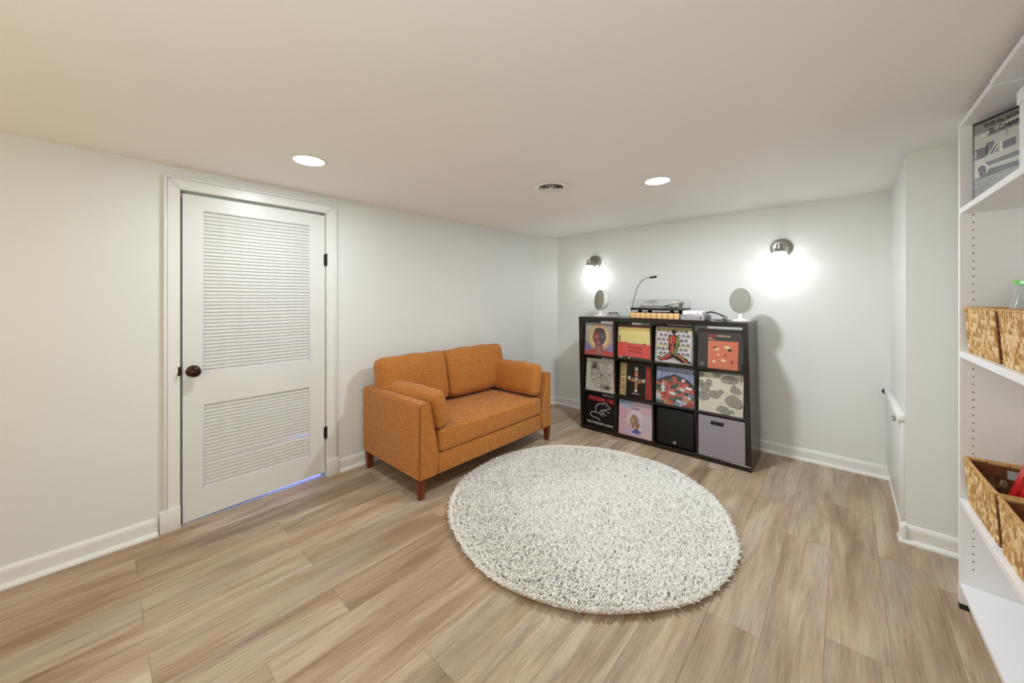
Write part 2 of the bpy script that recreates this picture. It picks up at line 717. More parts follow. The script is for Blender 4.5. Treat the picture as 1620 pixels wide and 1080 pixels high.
# louvre slats, one object each
sl_bm = bmesh.new()
wd = SR - SL
n = 18
secs = []
for i in range(n + 1):
    t = i / n
    wob = .0009 * math.sin(9 * t) + .0006 * math.sin(31 * t + 1)
    pr = [(-.020, .0150), (-.018, .0165), (-.0085, -.0095), (-.0085, -.0125), (-.012, -.0125), (-.020, .0125)]
    secs.append([sl_bm.verts.new((p[0], SL - DY0 + wd * t, p[1] + wob)) for p in pr])
for a, b in zip(secs, secs[1:]):
    for i in range(6):
        j = (i + 1) % 6
        sl_bm.faces.new((a[i], a[j], b[j], b[i]))
first = finish('louvre_slat', sl_bm, SLATM, door, True, .6)
first.location = (0, 0, .192)
PITCH = .0212
z = .192 + PITCH
zs = []
while z < .677 - .008:
    zs.append(z)
    z += PITCH
z = .874
while z < 1.826 - .008:
    zs.append(z)
    z += PITCH
for i, z in enumerate(zs):
    c = first.copy()
    COL.objects.link(c)
    c.location = (0, 0, z + random.uniform(-.0012, .0012))
    c.rotation_euler = (random.uniform(-.0022, .0022), 0, 0)
    if abs(z - .3404) < .0106:     # one slat hangs loose and lets the light through
        c.rotation_euler = (.024, 0, 0)
        c.location.z += .0005
# beads round the louvre panels
for za, zb in ((.178, .677), (.860, 1.826)):
    for d in ((SL, SL + .005, za, zb), (SR - .005, SR, za, zb), (SL + .005, SR - .005, za, za + .006), (SL + .005, SR - .005, zb - .006, zb)):
        dbox('panel_bead', *d, -.0075, -.0045, DOORW, door, .001)
# knob
bm = bmesh.new()
KM = Matrix.Translation((f1, .369 - DY0, .880)) @ Matrix.Rotation(PI / 2, 4, 'Y')
lathe(bm, [(0, 0), (.034, 0), (.034, .003), (.031, .006), (.014, .008), (.011, .012), (.011, .026), (.018, .031), (.026, .037),
           (.029, .045), (.029, .051), (.025, .058), (.015, .062), (0, .0625)], KM, 36)
finish('door_knob', bm, BRONZE, door, True, .7)
bm = bmesh.new()
bx(bm, .004, .0165, -.012, .003, .865, .915, .001)
cyl(bm, (.014, -.009, .878), (.030, -.009, .872), .004, .005, 12)
lathe(bm, [(0, 0), (.006, .001), (.007, .006), (.004, .010), (0, .011)], Matrix.Translation((.028, -.009, .873)) @ Matrix.Rotation(PI / 2, 4, 'Y'), 14)
finish('strike_latch', bm, BRONZE, door, True, .7)
for hz in (1.586, .322):
    bm = bmesh.new()
    cyl(bm, (.008, 1.1125 - DY0, hz - .042), (.008, 1.1125 - DY0, hz + .042), .0062, seg=14)
    cyl(bm, (.008, 1.1125 - DY0, hz + .042), (.008, 1.1125 - DY0, hz + .049), .004, .002, 12)
    cyl(bm, (.008, 1.1125 - DY0, hz - .049), (.008, 1.1125 - DY0, hz - .042), .002, .004, 12)
    bx(bm, -.003, .002, 1.098 - DY0, 1.1125 - DY0, hz - .04, hz + .04)
    finish('hinge', bm, BLACKM, door, True, .6)

# utility room behind the louvred door, just what the gaps show
struct(box('floor_utility', (-3.9, LX - .1, .1, 1.6, -.004, .0), TILE))
struct(box('wall_utility', (-3.95, -3.9, .0, 1.7, 0, 2.1), WALL))
struct(box('wall_utility', (-3.9, LX - .1, .0, .1, 0, 2.1), WALL))
struct(box('wall_utility', (-3.9, LX - .1, 1.6, 1.7, 0, 2.1), WALL))
struct(box('ceiling_utility', (-3.95, LX - .1, .0, 1.7, 2.1, 2.15), WALL))
struct(box('trim_2', (LX - .1, LX - .002, DY0, DY1, -.004, .004), TILE))

# ------------------------------------------------------------------ low hatch on the short right wall
hatch = empty('wall_hatch', 'low white access panel with a top rail, on the short wall beside the pillar', 'hatch', (RX, CY + .03, 0))
box('panel', (-.020, -.001, 0, .84, .10, .632), DOORW, hatch, .002)
box('top_rail', (-.036, -.001, -.005, .845, .634, .668), TRIM, hatch, .004)
bm = bmesh.new()
bx(bm, -.043, -.0365, .03, .06, .626, .642, .001)
cyl(bm, (-.050, .025, .628), (-.0365, .025, .628), .005, seg=12)
cyl(bm, (-.052, .055, .640), (-.0365, .055, .640), .004, seg=12)
finish('latch', bm, NICKEL, hatch, True, .6)
bm = bmesh.new()
bx(bm, -.044, -.0365, .81, .84, .625, .655, .001)
cyl(bm, (-.050, .825, .64), (-.0365, .825, .64), .005, seg=12)
finish('hook', bm, BLACKM, hatch, True, .6)

# ================================================================== SOFA
sofa = empty('loveseat', 'rust orange fabric two-seat sofa on brown wooden legs against the wall', 'sofa', (-2.395, 2.08, 0))
SX0, SX1, SY0, SY1 = -.385, .38, -.715, .715     # local: x to the room, y along the wall
ZB, ZA = .126, .622


def subdiv_box(dims, cuts, r):
    """rounded box surface made of a grid, returned as bmesh"""
    bm = bmesh.new()
    x0, x1, y0, y1, z0, z1 = dims
    nx, ny, nz = cuts
    key = {}

    def vert(i, j, k):
        q = (i, j, k)
        if q not in key:
            p = Vector((x0 + (x1 - x0) * i / nx, y0 + (y1 - y0) * j / ny, z0 + (z1 - z0) * k / nz))
            c = Vector((min(max(p.x, x0 + r), x1 - r), min(max(p.y, y0 + r), y1 - r), min(max(p.z, z0 + r), z1 - r)))
            d = p - c
            if d.length > 1e-9:
                p = c + d.normalized() * r if d.length > r * .999 else p
            key[q] = bm.verts.new(p)
        return key[q]
    for i in range(nx):
        for j in range(ny):
            for k in (0, nz):
                bm.faces.new((vert(i, j, k), vert(i + 1, j, k), vert(i + 1, j + 1, k), vert(i, j + 1, k)))
    for i in range(nx):
        for k in range(nz):
            for j in (0, ny):
                bm.faces.new((vert(i, j, k), vert(i + 1, j, k), vert(i + 1, j, k + 1), vert(i, j, k + 1)))
    for j in range(ny):
        for k in range(nz):
            for i in (0, nx):
                bm.faces.new((vert(i, j, k), vert(i, j + 1, k), vert(i, j + 1, k + 1), vert(i, j, k + 1)))
    return bm


def cushion(name, dims, puff, parent, r=.035, M=None, seed=1, crease=.0015, cuts=(16, 24, 14)):
    """dims local; puff = outward swelling per axis; small wrinkles near the seams"""
    bm = subdiv_box(dims, cuts, r)
    cx, cy, cz = [(dims[2 * i] + dims[2 * i + 1]) / 2 for i in range(3)]
    hx, hy, hz = [(dims[2 * i + 1] - dims[2 * i]) / 2 for i in range(3)]
    rnd = random.Random(seed)
    ph = [rnd.uniform(0, 6) for _ in range(8)]
    for v in bm.verts:
        u, w, t = (v.co.x - cx) / hx, (v.co.y - cy) / hy, (v.co.z - cz) / hz
        fu, fw, ft = [max(0, 1 - a * a) for a in (u, w, t)]
        d = Vector((u * puff[0] * (fw * ft) ** .6, w * puff[1] * (fu * ft) ** .6, t * puff[2] * (fu * fw) ** .6))
        wr = crease * (math.sin(23 * v.co.y + 9 * v.co.z + ph[0]) + math.sin(31 * v.co.z - 14 * v.co.x + ph[1]) + .8 * math.sin(40 * v.co.x + 27 * v.co.y + ph[2]))
        d += Vector((u, w, t)).normalized() * wr
        v.co += d
    if M is not None:
        bmesh.ops.transform(bm, matrix=M, verts=bm.verts)
    return finish(name, bm, ORANGE, parent, True)


def piping(bm, loop, r=.004):
    L = [Vector(p) for p in loop]
    tube(bm, L + [L[0]], r, 6)


# arms: inner face flares, top .085 wide, .15 at the seat
for sgn in (-1, 1):
    bm = bmesh.new()
    out = SY0 if sgn < 0 else SY1
    def yy(d): return out - sgn * d
    poly = [(yy(0), ZB), (yy(.150), ZB), (yy(.150), .27), (yy(.088), ZA), (yy(0), ZA)]
    prism(bm, poly, 'x', SX0, SX1)
    es = [e for e in bm.edges if not (abs(e.verts[0].co.z - .27) < .01 and abs(e.verts[1].co.z - .27) < .01)]
    bmesh.ops.bevel(bm, geom=es, offset=.012, segments=3, affect='EDGES')
    a = finish('armrest', bm, ORANGE, sofa, True, .5)
    bm = bmesh.new()
    tube(bm, [(SX1 - .012, yy(.004), ZB + .02), (SX1 - .010, yy(.004), ZA - .012), (SX1 - .006, yy(.02), ZA - .004), (SX1 - .006, yy(.072), ZA - .004),
              (SX1 - .004, yy(.088), ZA - .03), (SX1 - .001, yy(.149), .27), (SX1 - .001, yy(.149), ZB + .01)], .0028, 6)
    finish('piping', bm, ORANGE, a, True)
# front rail, base and back frame
box('front_rail', (SX1 - .06, SX1 - .003, SY0 + .1505, SY1 - .1505, ZB + .002, .268), ORANGE, sofa, .010, 3)
box('seat_deck', (SX0 + .08, SX1 - .062, SY0 + .1505, SY1 - .1505, ZB + .01, .26), ORANGE, sofa, .004)
bm = bmesh.new()
bx(bm, SX0 + .002, SX0 + .115, SY0 + .090, SY1 - .090, .262, ZA - .004, .014, 3)
bx(bm, SX0 + .002, SX0 + .079, SY0 + .1505, SY1 - .1505, ZB + .003, .30, .006, 2)
finish('back_frame', bm, ORANGE, sofa, True, .6)
# seat cushion: one wide bench cushion
st = cushion('seat_cushion', (SX0 + .12, SX1 + .002, SY0 + .1535, SY1 - .1535, .272, .415), (.004, .0, .012), sofa, .022, seed=3, crease=.0008, cuts=(24, 44, 10))
bm = bmesh.new()
for zz in (.281, .402):
    tube(bm, [(SX1 - .008, SY0 + .162, zz), (SX1 + .0005, SY0 + .185, zz), (SX1 + .0025, 0, zz), (SX1 + .0005, SY1 - .185, zz), (SX1 - .008, SY1 - .162, zz)], .0025, 6)
finish('piping', bm, ORANGE, st, True)
# back cushions, leaning on the frame
for i, (ya, yb, za) in enumerate(((-.672, -.062, .812), (-.056, .652, .812))):
    M = Matrix.Translation((SX0 + .125, 0, .425)) @ Matrix.Rotation(-.20, 4, 'Y') @ Matrix.Translation((-(SX0 + .125), 0, -.425))
    bm_dims = (SX0 + .125, SX0 + .285, ya, yb, .425, .828)
    c = cushion('back_cushion', bm_dims, (.030, .004, .012), sofa, .05, M, seed=11 + i, crease=.0022, cuts=(14, 28, 20))
# loose bolster cushions at either arm: things of their own
pl = empty('side_cushion', 'rust orange cushion slumped against the left arm of the sofa', 'cushion', (-2.395, 2.08, 0), 0)
M = Matrix.Translation((.07, -.545, .548)) @ Matrix.Rotation(.20, 4, 'X') @ Matrix.Rotation(.04, 4, 'Z')
cushion('cover', (-.30, .30, -.055, .055, -.125, .125), (.008, .026, .010), pl, .035, M, 21, .0022, (28, 10, 16))
pr_o = empty('side_cushion', 'rust orange cushion standing upright against the right arm of the sofa', 'cushion', (-2.395, 2.08, 0), 0)
M = Matrix.Translation((.07, .547, .570)) @ Matrix.Rotation(-.17, 4, 'X')
cushion('cover', (-.29, .29, -.055, .055, -.135, .135), (.008, .024, .010), pr_o, .035, M, 25, .0018, (28, 10, 16))
for lx, ly in ((SX1 - .031, SY0 + .031), (SX1 - .031, SY1 - .031), (SX0 + .05, SY0 + .031), (SX0 + .05, SY1 - .031)):
    bm = bmesh.new()
    hexa(bm, [(lx - .019, ly - .019, 0), (lx + .019, ly - .019, 0), (lx + .019, ly + .019, 0), (lx - .019, ly + .019, 0),
              (lx - .027, ly - .027, ZB + .001), (lx + .027, ly - .027, ZB + .001), (lx + .027, ly + .027, ZB + .001), (lx - .027, ly + .027, ZB + .001)])
    bmesh.ops.bevel(bm, geom=bm.edges[:], offset=.005, segments=2, affect='EDGES')
    finish('leg', bm, WALNUT, sofa, True, .6)

# ================================================================== RUG
rug = empty('round_rug', 'round cream shag rug lying on the plank floor', 'rug', (-1.238, 2.065, 0))
R0 = .841


def rug_r(t):
    return R0 - .010 * math.sin(2 * t + .6) + .006 * math.sin(5 * t + 2) + .003 * math.sin(11 * t)


bm = bmesh.new()
NS = 180
def lift(t):   # the edge curls slightly at the front right
    return .010 * max(0, math.cos(t + 1.05)) ** 8 + .006 * max(0, math.cos(t + 2.2)) ** 20
top, bot = [], []
for i in range(NS):
    t = 2 * PI * i / NS
    r = rug_r(t)
    z = .001 + lift(t)
    bot.append(bm.verts.new((r * math.cos(t), r * math.sin(t), z)))
    top.append(bm.verts.new((r * math.cos(t), r * math.sin(t), z + .008)))
inner_b = [bm.verts.new((v.co.x * .93, v.co.y * .93, .001)) for v in bot]
inner_t = [bm.verts.new((v.co.x * .93, v.co.y * .93, .010)) for v in bot]
for i in range(NS):
    j = (i + 1) % NS
    bm.faces.new((bot[i], bot[j], top[j], top[i]))
    bm.faces.new((top[i], top[j], inner_t[j], inner_t[i]))
    bm.faces.new((bot[i], inner_b[i], inner_b[j], bot[j]))
bm.faces.new(inner_t)
bm.faces.new(inner_b[::-1])
finish('backing', bm, BACKING, rug, True, .7)
# yarn pile: bent tapered tufts
rng = np.random.default_rng(5)
NT = 62000
tt = rng.uniform(0, 2 * PI, NT)
rr = np.sqrt(rng.uniform(0, 1, NT))
nedge = 5000
tt[:nedge] = np.linspace(0, 2 * PI, nedge, endpoint=False)
rr[:nedge] = rng.uniform(.985, 1.0, nedge)
RR = R0 - .010 * np.sin(2 * tt + .6) + .006 * np.sin(5 * tt + 2) + .003 * np.sin(11 * tt)
px, py = rr * RR * np.cos(tt), rr * RR * np.sin(tt)
lf = (.010 * np.maximum(0, np.cos(tt + 1.05)) ** 8 + .006 * np.maximum(0, np.cos(tt + 2.2)) ** 20) * np.clip((rr - .93) / .07, 0, 1)
pz = .009 + lf
# brushed direction varies slowly across the rug
ang = 1.9 * np.sin(2.3 * px + 1.1 * py + .5) + 1.4 * np.sin(3.1 * py - 1.7 * px + 2) + rng.normal(0, 1.2, NT)
H = rng.uniform(.020, .034, NT)
lean = rng.uniform(.25, 1.1, NT) * H
edge = np.clip((rr - .955) / .045, 0, 1)
eo = edge * rng.uniform(.2, 1.0, NT)
dx, dy = np.cos(ang) * (1 - edge * .7) + np.cos(tt) * eo, np.sin(ang) * (1 - edge * .7) + np.sin(tt) * eo
H = H * (1 - .25 * edge)
pz = pz - .004 * edge
w = rng.uniform(.0024, .0042, NT)
phi = rng.uniform(0, 2 * PI, NT)
K = 3
verts = np.zeros((NT, 3 * K + 1, 3), np.float32)
for lvl, (fz, fw, fl_) in enumerate(((0, .8, 0), (.55, 1.15, .30), (.9, .95, .78))):
    for k in range(K):
        a = phi + 2 * PI * k / K
        verts[:, lvl * K + k, 0] = px + dx * lean * fl_ + np.cos(a) * w * fw
        verts[:, lvl * K + k, 1] = py + dy * lean * fl_ + np.sin(a) * w * fw
        verts[:, lvl * K + k, 2] = pz + H * fz
verts[:, 9, 0] = px + dx * lean
verts[:, 9, 1] = py + dy * lean
verts[:, 9, 2] = pz + H
fc = []
for lvl in (0, 1):
    for k in range(K):
        j = (k + 1) % K
        a, b, c, d = lvl * K + k, lvl * K + j, (lvl + 1) * K + j, (lvl + 1) * K + k
        fc += [(a, b, c), (a, c, d)]
for k in range(K):
    fc.append((6 + k, 6 + (k + 1) % K, 9))
fc = np.array(fc)
faces = (np.arange(NT)[:, None, None] * 10 + fc[None]).reshape(-1, 3)
me = bpy.data.meshes.new('pile')
me.vertices.add(NT * 10)
me.vertices.foreach_set('co', verts.reshape(-1))
nf = len(faces)
me.loops.add(nf * 3)
me.loops.foreach_set('vertex_index', faces.reshape(-1).astype(np.int32))
me.polygons.add(nf)
me.polygons.foreach_set('loop_start', np.arange(0, nf * 3, 3, dtype=np.int32))
me.update(calc_edges=True)
at = me.color_attributes.new('Col', 'FLOAT_COLOR', 'POINT')
base = np.array([lin((250, 248, 243)), lin((244, 241, 232)), lin((252, 251, 248)), lin((228, 224, 214))])
pick = rng.choice(4, NT, p=[.42, .28, .22, .08])
col = np.ones((NT, 10, 4), np.float32)
col[:, :, :3] = base[pick][:, None, :]
at.data.foreach_set('color', col.reshape(-1))
me.shade_smooth()
stuff(link('pile', me, PILE, rug))

# ================================================================== CUBE SHELF
KX, KY, KW, KH, KD, KT, KI = -1.982, 3.254, 1.47, 1.12, .39, .038, .016
RACK = .025 / 1.12            # the unit stands slightly racked to the left
shelf = empty('cube_shelf', 'black-brown twelve-cubby shelf unit full of record sleeves', 'shelf', (KX, KY, 0))
CW_ = (KW - 2 * KT - 3 * KI) / 4
CH_ = (KH - 2 * KT - 2 * KI) / 3


def kbox(name, x0, x1, z0, z1, y0=0.0, y1=KD, bev=.0012):
    bm = bmesh.new()
    bx(bm, x0, x1, y0, y1, z0, z1, bev=bev, seg=1)
    for v in bm.verts:
        v.co.x -= RACK * v.co.z
    return finish(name, bm, BROWNBLACK, shelf, True, .5)


kbox('top_panel', 0, KW, KH - KT, KH)
kbox('bottom_panel', 0, KW, 0, KT)
kbox('side_panel', 0, KT, KT, KH - KT)
kbox('side_panel', KW - KT, KW, KT, KH - KT)
for c in range(3):
    x = KT + (c + 1) * CW_ + c * KI
    kbox('divider', x, x + KI, KT, KH - KT, .001)
for r in range(2):
    z = KT + (r + 1) * CH_ + r * KI
    for c in range(4):
        x = KT + c * (CW_ + KI)
        kbox('cubby_shelf', x, x + CW_, z, z + KI, .002)


def cell(c, r):
    """world x of the cell's left edge and z of its floor, r = 0 at the top"""
    z = KT + (2 - r) * (CH_ + KI)
    return KX + KT + c * (CW_ + KI) - RACK * z, z


# ------------------------------------------------------------------ printed covers
def muted(col):
    c = lin(col)
    g = sum(c) / 3
    return tuple(.78 * (v * .84 + g * .16) for v in c)


class Art:
    def __init__(s, w=.315, h=.315, d=.0028):
        s.V, s.F, s.C, s.w, s.h, s.d, s.n = [], [], [], w, h, d, 0

    def poly(s, pts, col, layer=None):
        s.n += 1
        y = -s.d - .00012 - .00005 * (layer if layer is not None else min(s.n, 40) if s.n < 40 else 40)
        b = len(s.V)
        s.V += [(p[0] * s.w, y, p[1] * s.h) for p in pts]
        s.F.append(tuple(range(b, b + len(pts))))
        s.C.append(muted(col))

    def rect(s, x0, y0, x1, y1, col, layer=None):
        s.poly([(x0, y0), (x1, y0), (x1, y1), (x0, y1)], col, layer)

    def ell(s, cx, cy, rx, ry, col, layer=None, n=28, a0=0, a1=360, rot=0):
        P = []
        m = n if a1 - a0 >= 360 else n + 1
        for i in range(m):
            t = math.radians(a0 + (a1 - a0) * i / n)
            x, y = rx * math.cos(t), ry * math.sin(t)
            P.append((cx + x * math.cos(rot) - y * math.sin(rot), cy + x * math.sin(rot) + y * math.cos(rot)))
        s.poly(P, col, layer)

    def blob(s, cx, cy, rx, ry, col, layer=None, seed=0, amp=.18, n=26):
        rnd = random.Random(seed)
        ph = [rnd.uniform(0, 6.28) for _ in range(3)]
        s.poly([(cx + rx * (1 + amp * math.sin(2 * t + ph[0]) + amp * .6 * math.sin(3 * t + ph[1]) + amp * .4 * math.sin(5 * t + ph[2])) * math.cos(t),
                 cy + ry * (1 + amp * math.sin(2 * t + ph[0]) + amp * .6 * math.sin(3 * t + ph[1]) + amp * .4 * math.sin(5 * t + ph[2])) * math.sin(t))
                for t in [2 * PI * i / n for i in range(n)]], col, layer)

    def line(s, pts, w, col, layer=None):
        for a, b in zip(pts, pts[1:]):
            d = math.hypot(b[0] - a[0], b[1] - a[1]) or 1e-9
            nx, ny = -(b[1] - a[1]) / d * w / 2, (b[0] - a[0]) / d * w / 2
            ex, ey = (b[0] - a[0]) / d * w * .3, (b[1] - a[1]) / d * w * .3
            s.poly([(a[0] - ex + nx, a[1] - ey + ny), (a[0] - ex - nx, a[1] - ey - ny), (b[0] + ex - nx, b[1] + ey - ny), (b[0] + ex + nx, b[1] + ey + ny)], col, layer)

    def build(s, parent, name='cover_print'):
        # keep polygons inside the cover
        s.V = [(min(max(v[0], .0006), s.w - .0006), v[1], min(max(v[2], .0006), s.h - .0006)) for v in s.V]
        F2, C2 = [], []
        for f, c in zip(s.F, s.C):
            F2.append(f)
            C2.append(c)
        return colour_mesh(name, s.V, F2, C2, PRINT, parent)


_txtmat = {}


def ink(col):
    if col not in _txtmat:
        m = _txtmat[col] = mat('ink_%d_%d_%d' % col, col, .4, .4)
        m.node_tree.nodes['Principled BSDF'].inputs['Base Color'].default_value = (*muted(col), 1)
    return _txtmat[col]


def text(body, parent, x, z, w, h, col, rot=0, y=-.0062, name='lettering', bold=.0, ext=.0002):
    """lettering fitted into a w x h box whose lower-left corner is (x, z); rot in degrees, box rotates about its corner"""
    cu = bpy.data.curves.new('lettering', 'FONT')
    cu.body = body
    cu.size = 1
    cu.extrude = 0
    cu.offset = bold
    t = bpy.data.objects.new('lettering', cu)
    COL.objects.link(t)
    bpy.context.view_layer.update()
    me = bpy.data.meshes.new_from_object(t.evaluated_get(bpy.context.evaluated_depsgraph_get()))
    bpy.data.objects.remove(t)
    n = len(me.vertices)
    co = np.empty(n * 3)
    me.vertices.foreach_get('co', co)
    co = co.reshape(-1, 3)
    mn, mx = co.min(0), co.max(0)
    u = (co[:, 0] - mn[0]) / (mx[0] - mn[0]) * w
    v = (co[:, 1] - mn[1]) / (mx[1] - mn[1]) * h
    a = math.radians(rot)
    out = np.empty_like(co)
    out[:, 0] = x + u * math.cos(a) - v * math.sin(a)
    out[:, 2] = z + u * math.sin(a) + v * math.cos(a)
    out[:, 1] = y
    me.vertices.foreach_set('co', out.reshape(-1))
    me.materials.clear()
    me.update()
    me.name = 'lettering'
    return link(name, me, ink(col), parent)


def sleeve(c, r, label, board=CARD, dx=0.0, tilt=5.0, size=.315, y=.022, name='record_sleeve', rz=0.0):
    x, z = cell(c, r)
    e = empty(name, label, 'record', (x + (CW_ - size) / 2 + dx, KY + y, z + .001), rz, 'record sleeves facing out of the cubbies')
    e.rotation_euler = (math.radians(-tilt), 0, rz)
    bm = bmesh.new()
    bx(bm, 0, size, -.0028, .0028, 0, size, .0008, 1)
    finish('card_sleeve', bm, board, e)
    return e


S = .315
# r0 c0: lilac and gold, haloed head -> generic patterned head shape
s = sleeve(0, 0, 'lilac and gold record sleeve with patterned head in halo, top left cubby', dx=-.002)
a = Art()
a.rect(0, 0, 1, 1, (176, 164, 160), 0)
a.rect(0, .75, .45, 1, (192, 182, 160), 1)
a.rect(.6, .2, 1, .75, (170, 150, 158), 1)
a.ell(.5, .56, .36, .37, (214, 182, 120), 3, 40)
a.ell(.5, .56, .30, .31, (226, 200, 138), 4, 40)
a.ell(.5, .56, .25, .27, (206, 172, 122), 5, 40)
a.poly([(0, .14), (0, .42), (.12, .36), (.32, .16), (.3, .1)], (128, 112, 164), 6)
a.poly([(1, .14), (1, .42), (.9, .34), (.72, .18), (.74, .1)], (138, 120, 168), 6)
a.poly([(0, 0), (1, 0), (1, .12), (.78, .16), (.62, .2), (.36, .2), (.2, .14), (0, .12)], (194, 70, 62), 7)
a.poly([(.36, 0), (.36, .36), (.64, .36), (.66, 0)], (168, 88, 84), 8)
a.ell(.5, .58, .225, .28, (142, 80, 74), 9, 36)
a.ell(.5, .58, .225, .28, (92, 80, 96), 10, 18, -90, 90)
a.ell(.5, .74, .19, .12, (88, 66, 72), 11, 20, 0, 180)
rnd = random.Random(3)
for i in range(11):
    for j in range(13):
        xx, yy = .34 + i * .032, .04 + j * .035 + (i % 2) * .017
        if (abs(xx - .5) < .13 and yy < .40 and xx > .42):
            a.ell(xx, yy, .009, .011, rnd.choice([(212, 202, 204), (62, 48, 58), (200, 120, 118)]), 13, 6)
for i in range(9):
    for j in range(4):
        a.rect(.36 + i * .033, .70 + j * .032, .376 + i * .033, .715 + j * .032, (58, 46, 54), 12)
a.ell(.40, .58, .055, .035, (214, 150, 140), 14, 14)
a.ell(.40, .58, .026, .02, (94, 36, 42), 15, 10)
a.ell(.61, .58, .055, .035, (70, 60, 84), 14, 14)
a.ell(.61, .58, .026, .02, (196, 186, 200), 15, 10)
a.ell(.5, .40, .05, .018, (206, 120, 114), 15, 12)
a.build(s)

# r0 c1: yellow over red with lettering
s = sleeve(1, 0, 'yellow over red record sleeve with a small black standing figure', dx=.0)
a = Art()
a.rect(0, 0, 1, 1, (226, 206, 120), 0)
a.rect(0, .93, 1, 1, (92, 26, 22), 2)
a.rect(0, .91, 1, .935, (226, 150, 104), 3)
a.rect(0, .82, 1, .91, (208, 182, 96), 1)
a.poly([(0, .05), (1, .05), (1, .43), (.82, .44), (.6, .455), (.3, .475), (0, .475)], (218, 70, 62), 4)
a.poly([(0, .05), (.2, .05), (.14, .47), (0, .47)], (224, 58, 52), 5)
a.poly([(0, .0), (1, .0), (1, .05), (.6, .06), (.25, .07), (0, .06)], (58, 64, 52), 6)
a.rect(.05, .012, .16, .05, (196, 190, 160), 7)
a.rect(.36, .012, .40, .055, (210, 196, 160), 7)
a.line([(0, .475), (.3, .475), (.6, .455), (1, .432)], .008, (84, 30, 26), 8)
a.poly([(.035, .49), (.07, .49), (.075, .58), (.06, .66), (.03, .69), (.02, .64), (.045, .58)], (24, 20, 18), 9)
a.poly([(.78, .45), (.86, .445), (.84, .475), (.79, .475)], (30, 24, 20), 9)
a.build(s)
text('MILES DAVIS', s, .30 * S, .455 * S, .36 * S, .07 * S, (246, 236, 196))
text('SKETCHES', s, .34 * S, .32 * S, .40 * S, .06 * S, (120, 22, 24), -4)
text('OF SPAIN', s, .36 * S, .21 * S, .36 * S, .06 * S, (120, 22, 24), -4)

# r0 c2: dotted border, faces field, red and green striped form
s = sleeve(2, 0, 'record sleeve with checked border, rows of ovals and a red and green shape')
a = Art()
a.rect(0, 0, 1, 1, (20, 18, 18), 0)
a.rect(.045, .04, .955, .96, (206, 196, 196), 1)
a.rect(.045, .88, .955, .96, (186, 174, 96), 2)
a.rect(.045, .44, .955, .52, (214, 202, 140), 2)
for i in range(22):
    t = .01 + i * .0455
    a.rect(t, .965, t + .022, .99, (240, 238, 232), 3)
    a.rect(t, .01, t + .022, .035, (240, 238, 232), 3)
    a.rect(.008, t, .034, t + .022, (240, 238, 232), 3)
    a.rect(.966, t, .992, t + .022, (240, 238, 232), 3)
rnd = random.Random(9)
for j in range(7):
    for i in range(8):
        xx = .11 + i * .118 + (j % 2) * .05
        yy = .12 + j * .123
        if xx > .93:
            continue
        g = rnd.choice([(56, 48, 52), (42, 38, 42), (84, 62, 66)])
        a.ell(xx, yy + .01, .046, .052, g, 4, 14)
        a.ell(xx, yy - .008, .030, .036, rnd.choice([(190, 180, 182), (206, 190, 184), (150, 140, 146)]), 5, 12)
        a.ell(xx, yy - .008, .008, .014, (110, 96, 100), 6, 6)
dk, rd, gr = (26, 16, 14), (190, 34, 38), (122, 138, 62)
a.ell(.5, .86, .055, .07, dk, 8, 18)
a.poly([(.36, .72), (.42, .78), (.58, .78), (.64, .72), (.66, .5), (.60, .42), (.60, .30), (.54, .18), (.46, .18), (.40, .30), (.36, .46)], dk, 7)
a.poly([(.46, .20), (.56, .20), (.62, .28), (.98, .06), (.90, .045), (.72, .045)], dk, 7)
a.poly([(.55, .20), (.46, .20), (.38, .28), (.08, .09), (.16, .045), (.34, .09)], dk, 7)
for p in ([(.37, .71), (.42, .70), (.42, .52), (.38, .48)], [(.45, .76), (.53, .76), (.55, .60), (.5, .52), (.45, .60)],
          [(.41, .45), (.47, .52), (.50, .40), (.46, .28), (.42, .32)], [(.15, .07), (.40, .24), (.44, .20), (.24, .07)],
          [(.58, .24), (.62, .25), (.90, .06), (.80, .06)]):
    a.poly(p, rd, 9)
for p in ([(.57, .76), (.60, .74), (.60, .46), (.56, .50)], [(.62, .70), (.64, .68), (.645, .5), (.625, .48)], [(.50, .30), (.60, .44), (.58, .32), (.53, .22)]):
    a.poly(p, gr, 9)
for p in ([(.43, .76), (.43, .58), (.50, .46), (.46, .24)], [(.60, .70), (.585, .50), (.52, .34)], [(.12, .08), (.40, .26)], [(.60, .27), (.86, .06)]):
    a.line(p, .010, (228, 206, 120), 10)
a.build(s)

# r0 c3: charcoal with orange square
s = sleeve(3, 0, 'charcoal record sleeve with an orange square, top right cubby', BLACKCARD, dx=-.004)
a = Art()
a.rect(0, 0, 1, 1, (62, 54, 52), 0)
a.rect(0, .94, 1, 1, (78, 70, 68), 1)
a.rect(.25, .0, .92, .70, (214, 108, 70), 2)
a.rect(.25, .0, .28, .70, (206, 130, 96), 3)
for (cx_, cy_, rx_, ry_, c_, sd) in ((.45, .49, .05, .03, (232, 202, 140), 1), (.40, .53, .045, .02, (104, 40, 28), 2), (.68, .55, .055, .045, (230, 206, 130), 3),
                                    (.735, .485, .035, .042, (44, 24, 24), 4), (.485, .36, .022, .025, (240, 214, 170), 5), (.64, .35, .018, .03, (96, 24, 24), 6),
                                    (.60, .22, .05, .04, (226, 202, 130), 7), (.39, .18, .03, .03, (240, 220, 180), 8), (.79, .19, .022, .035, (84, 26, 24), 9)):
    a.blob(cx_, cy_, rx_, ry_, c_, 5, sd)
a.ell(.115, .10, .05, .05, (140, 132, 126), 4, 24)
a.ell(.115, .10, .042, .042, (62, 54, 52), 5, 24)
a.rect(.09, .08, .14, .12, (130, 122, 118), 6)
a.rect(.25, .735, .36, .752, (226, 196, 150), 4)
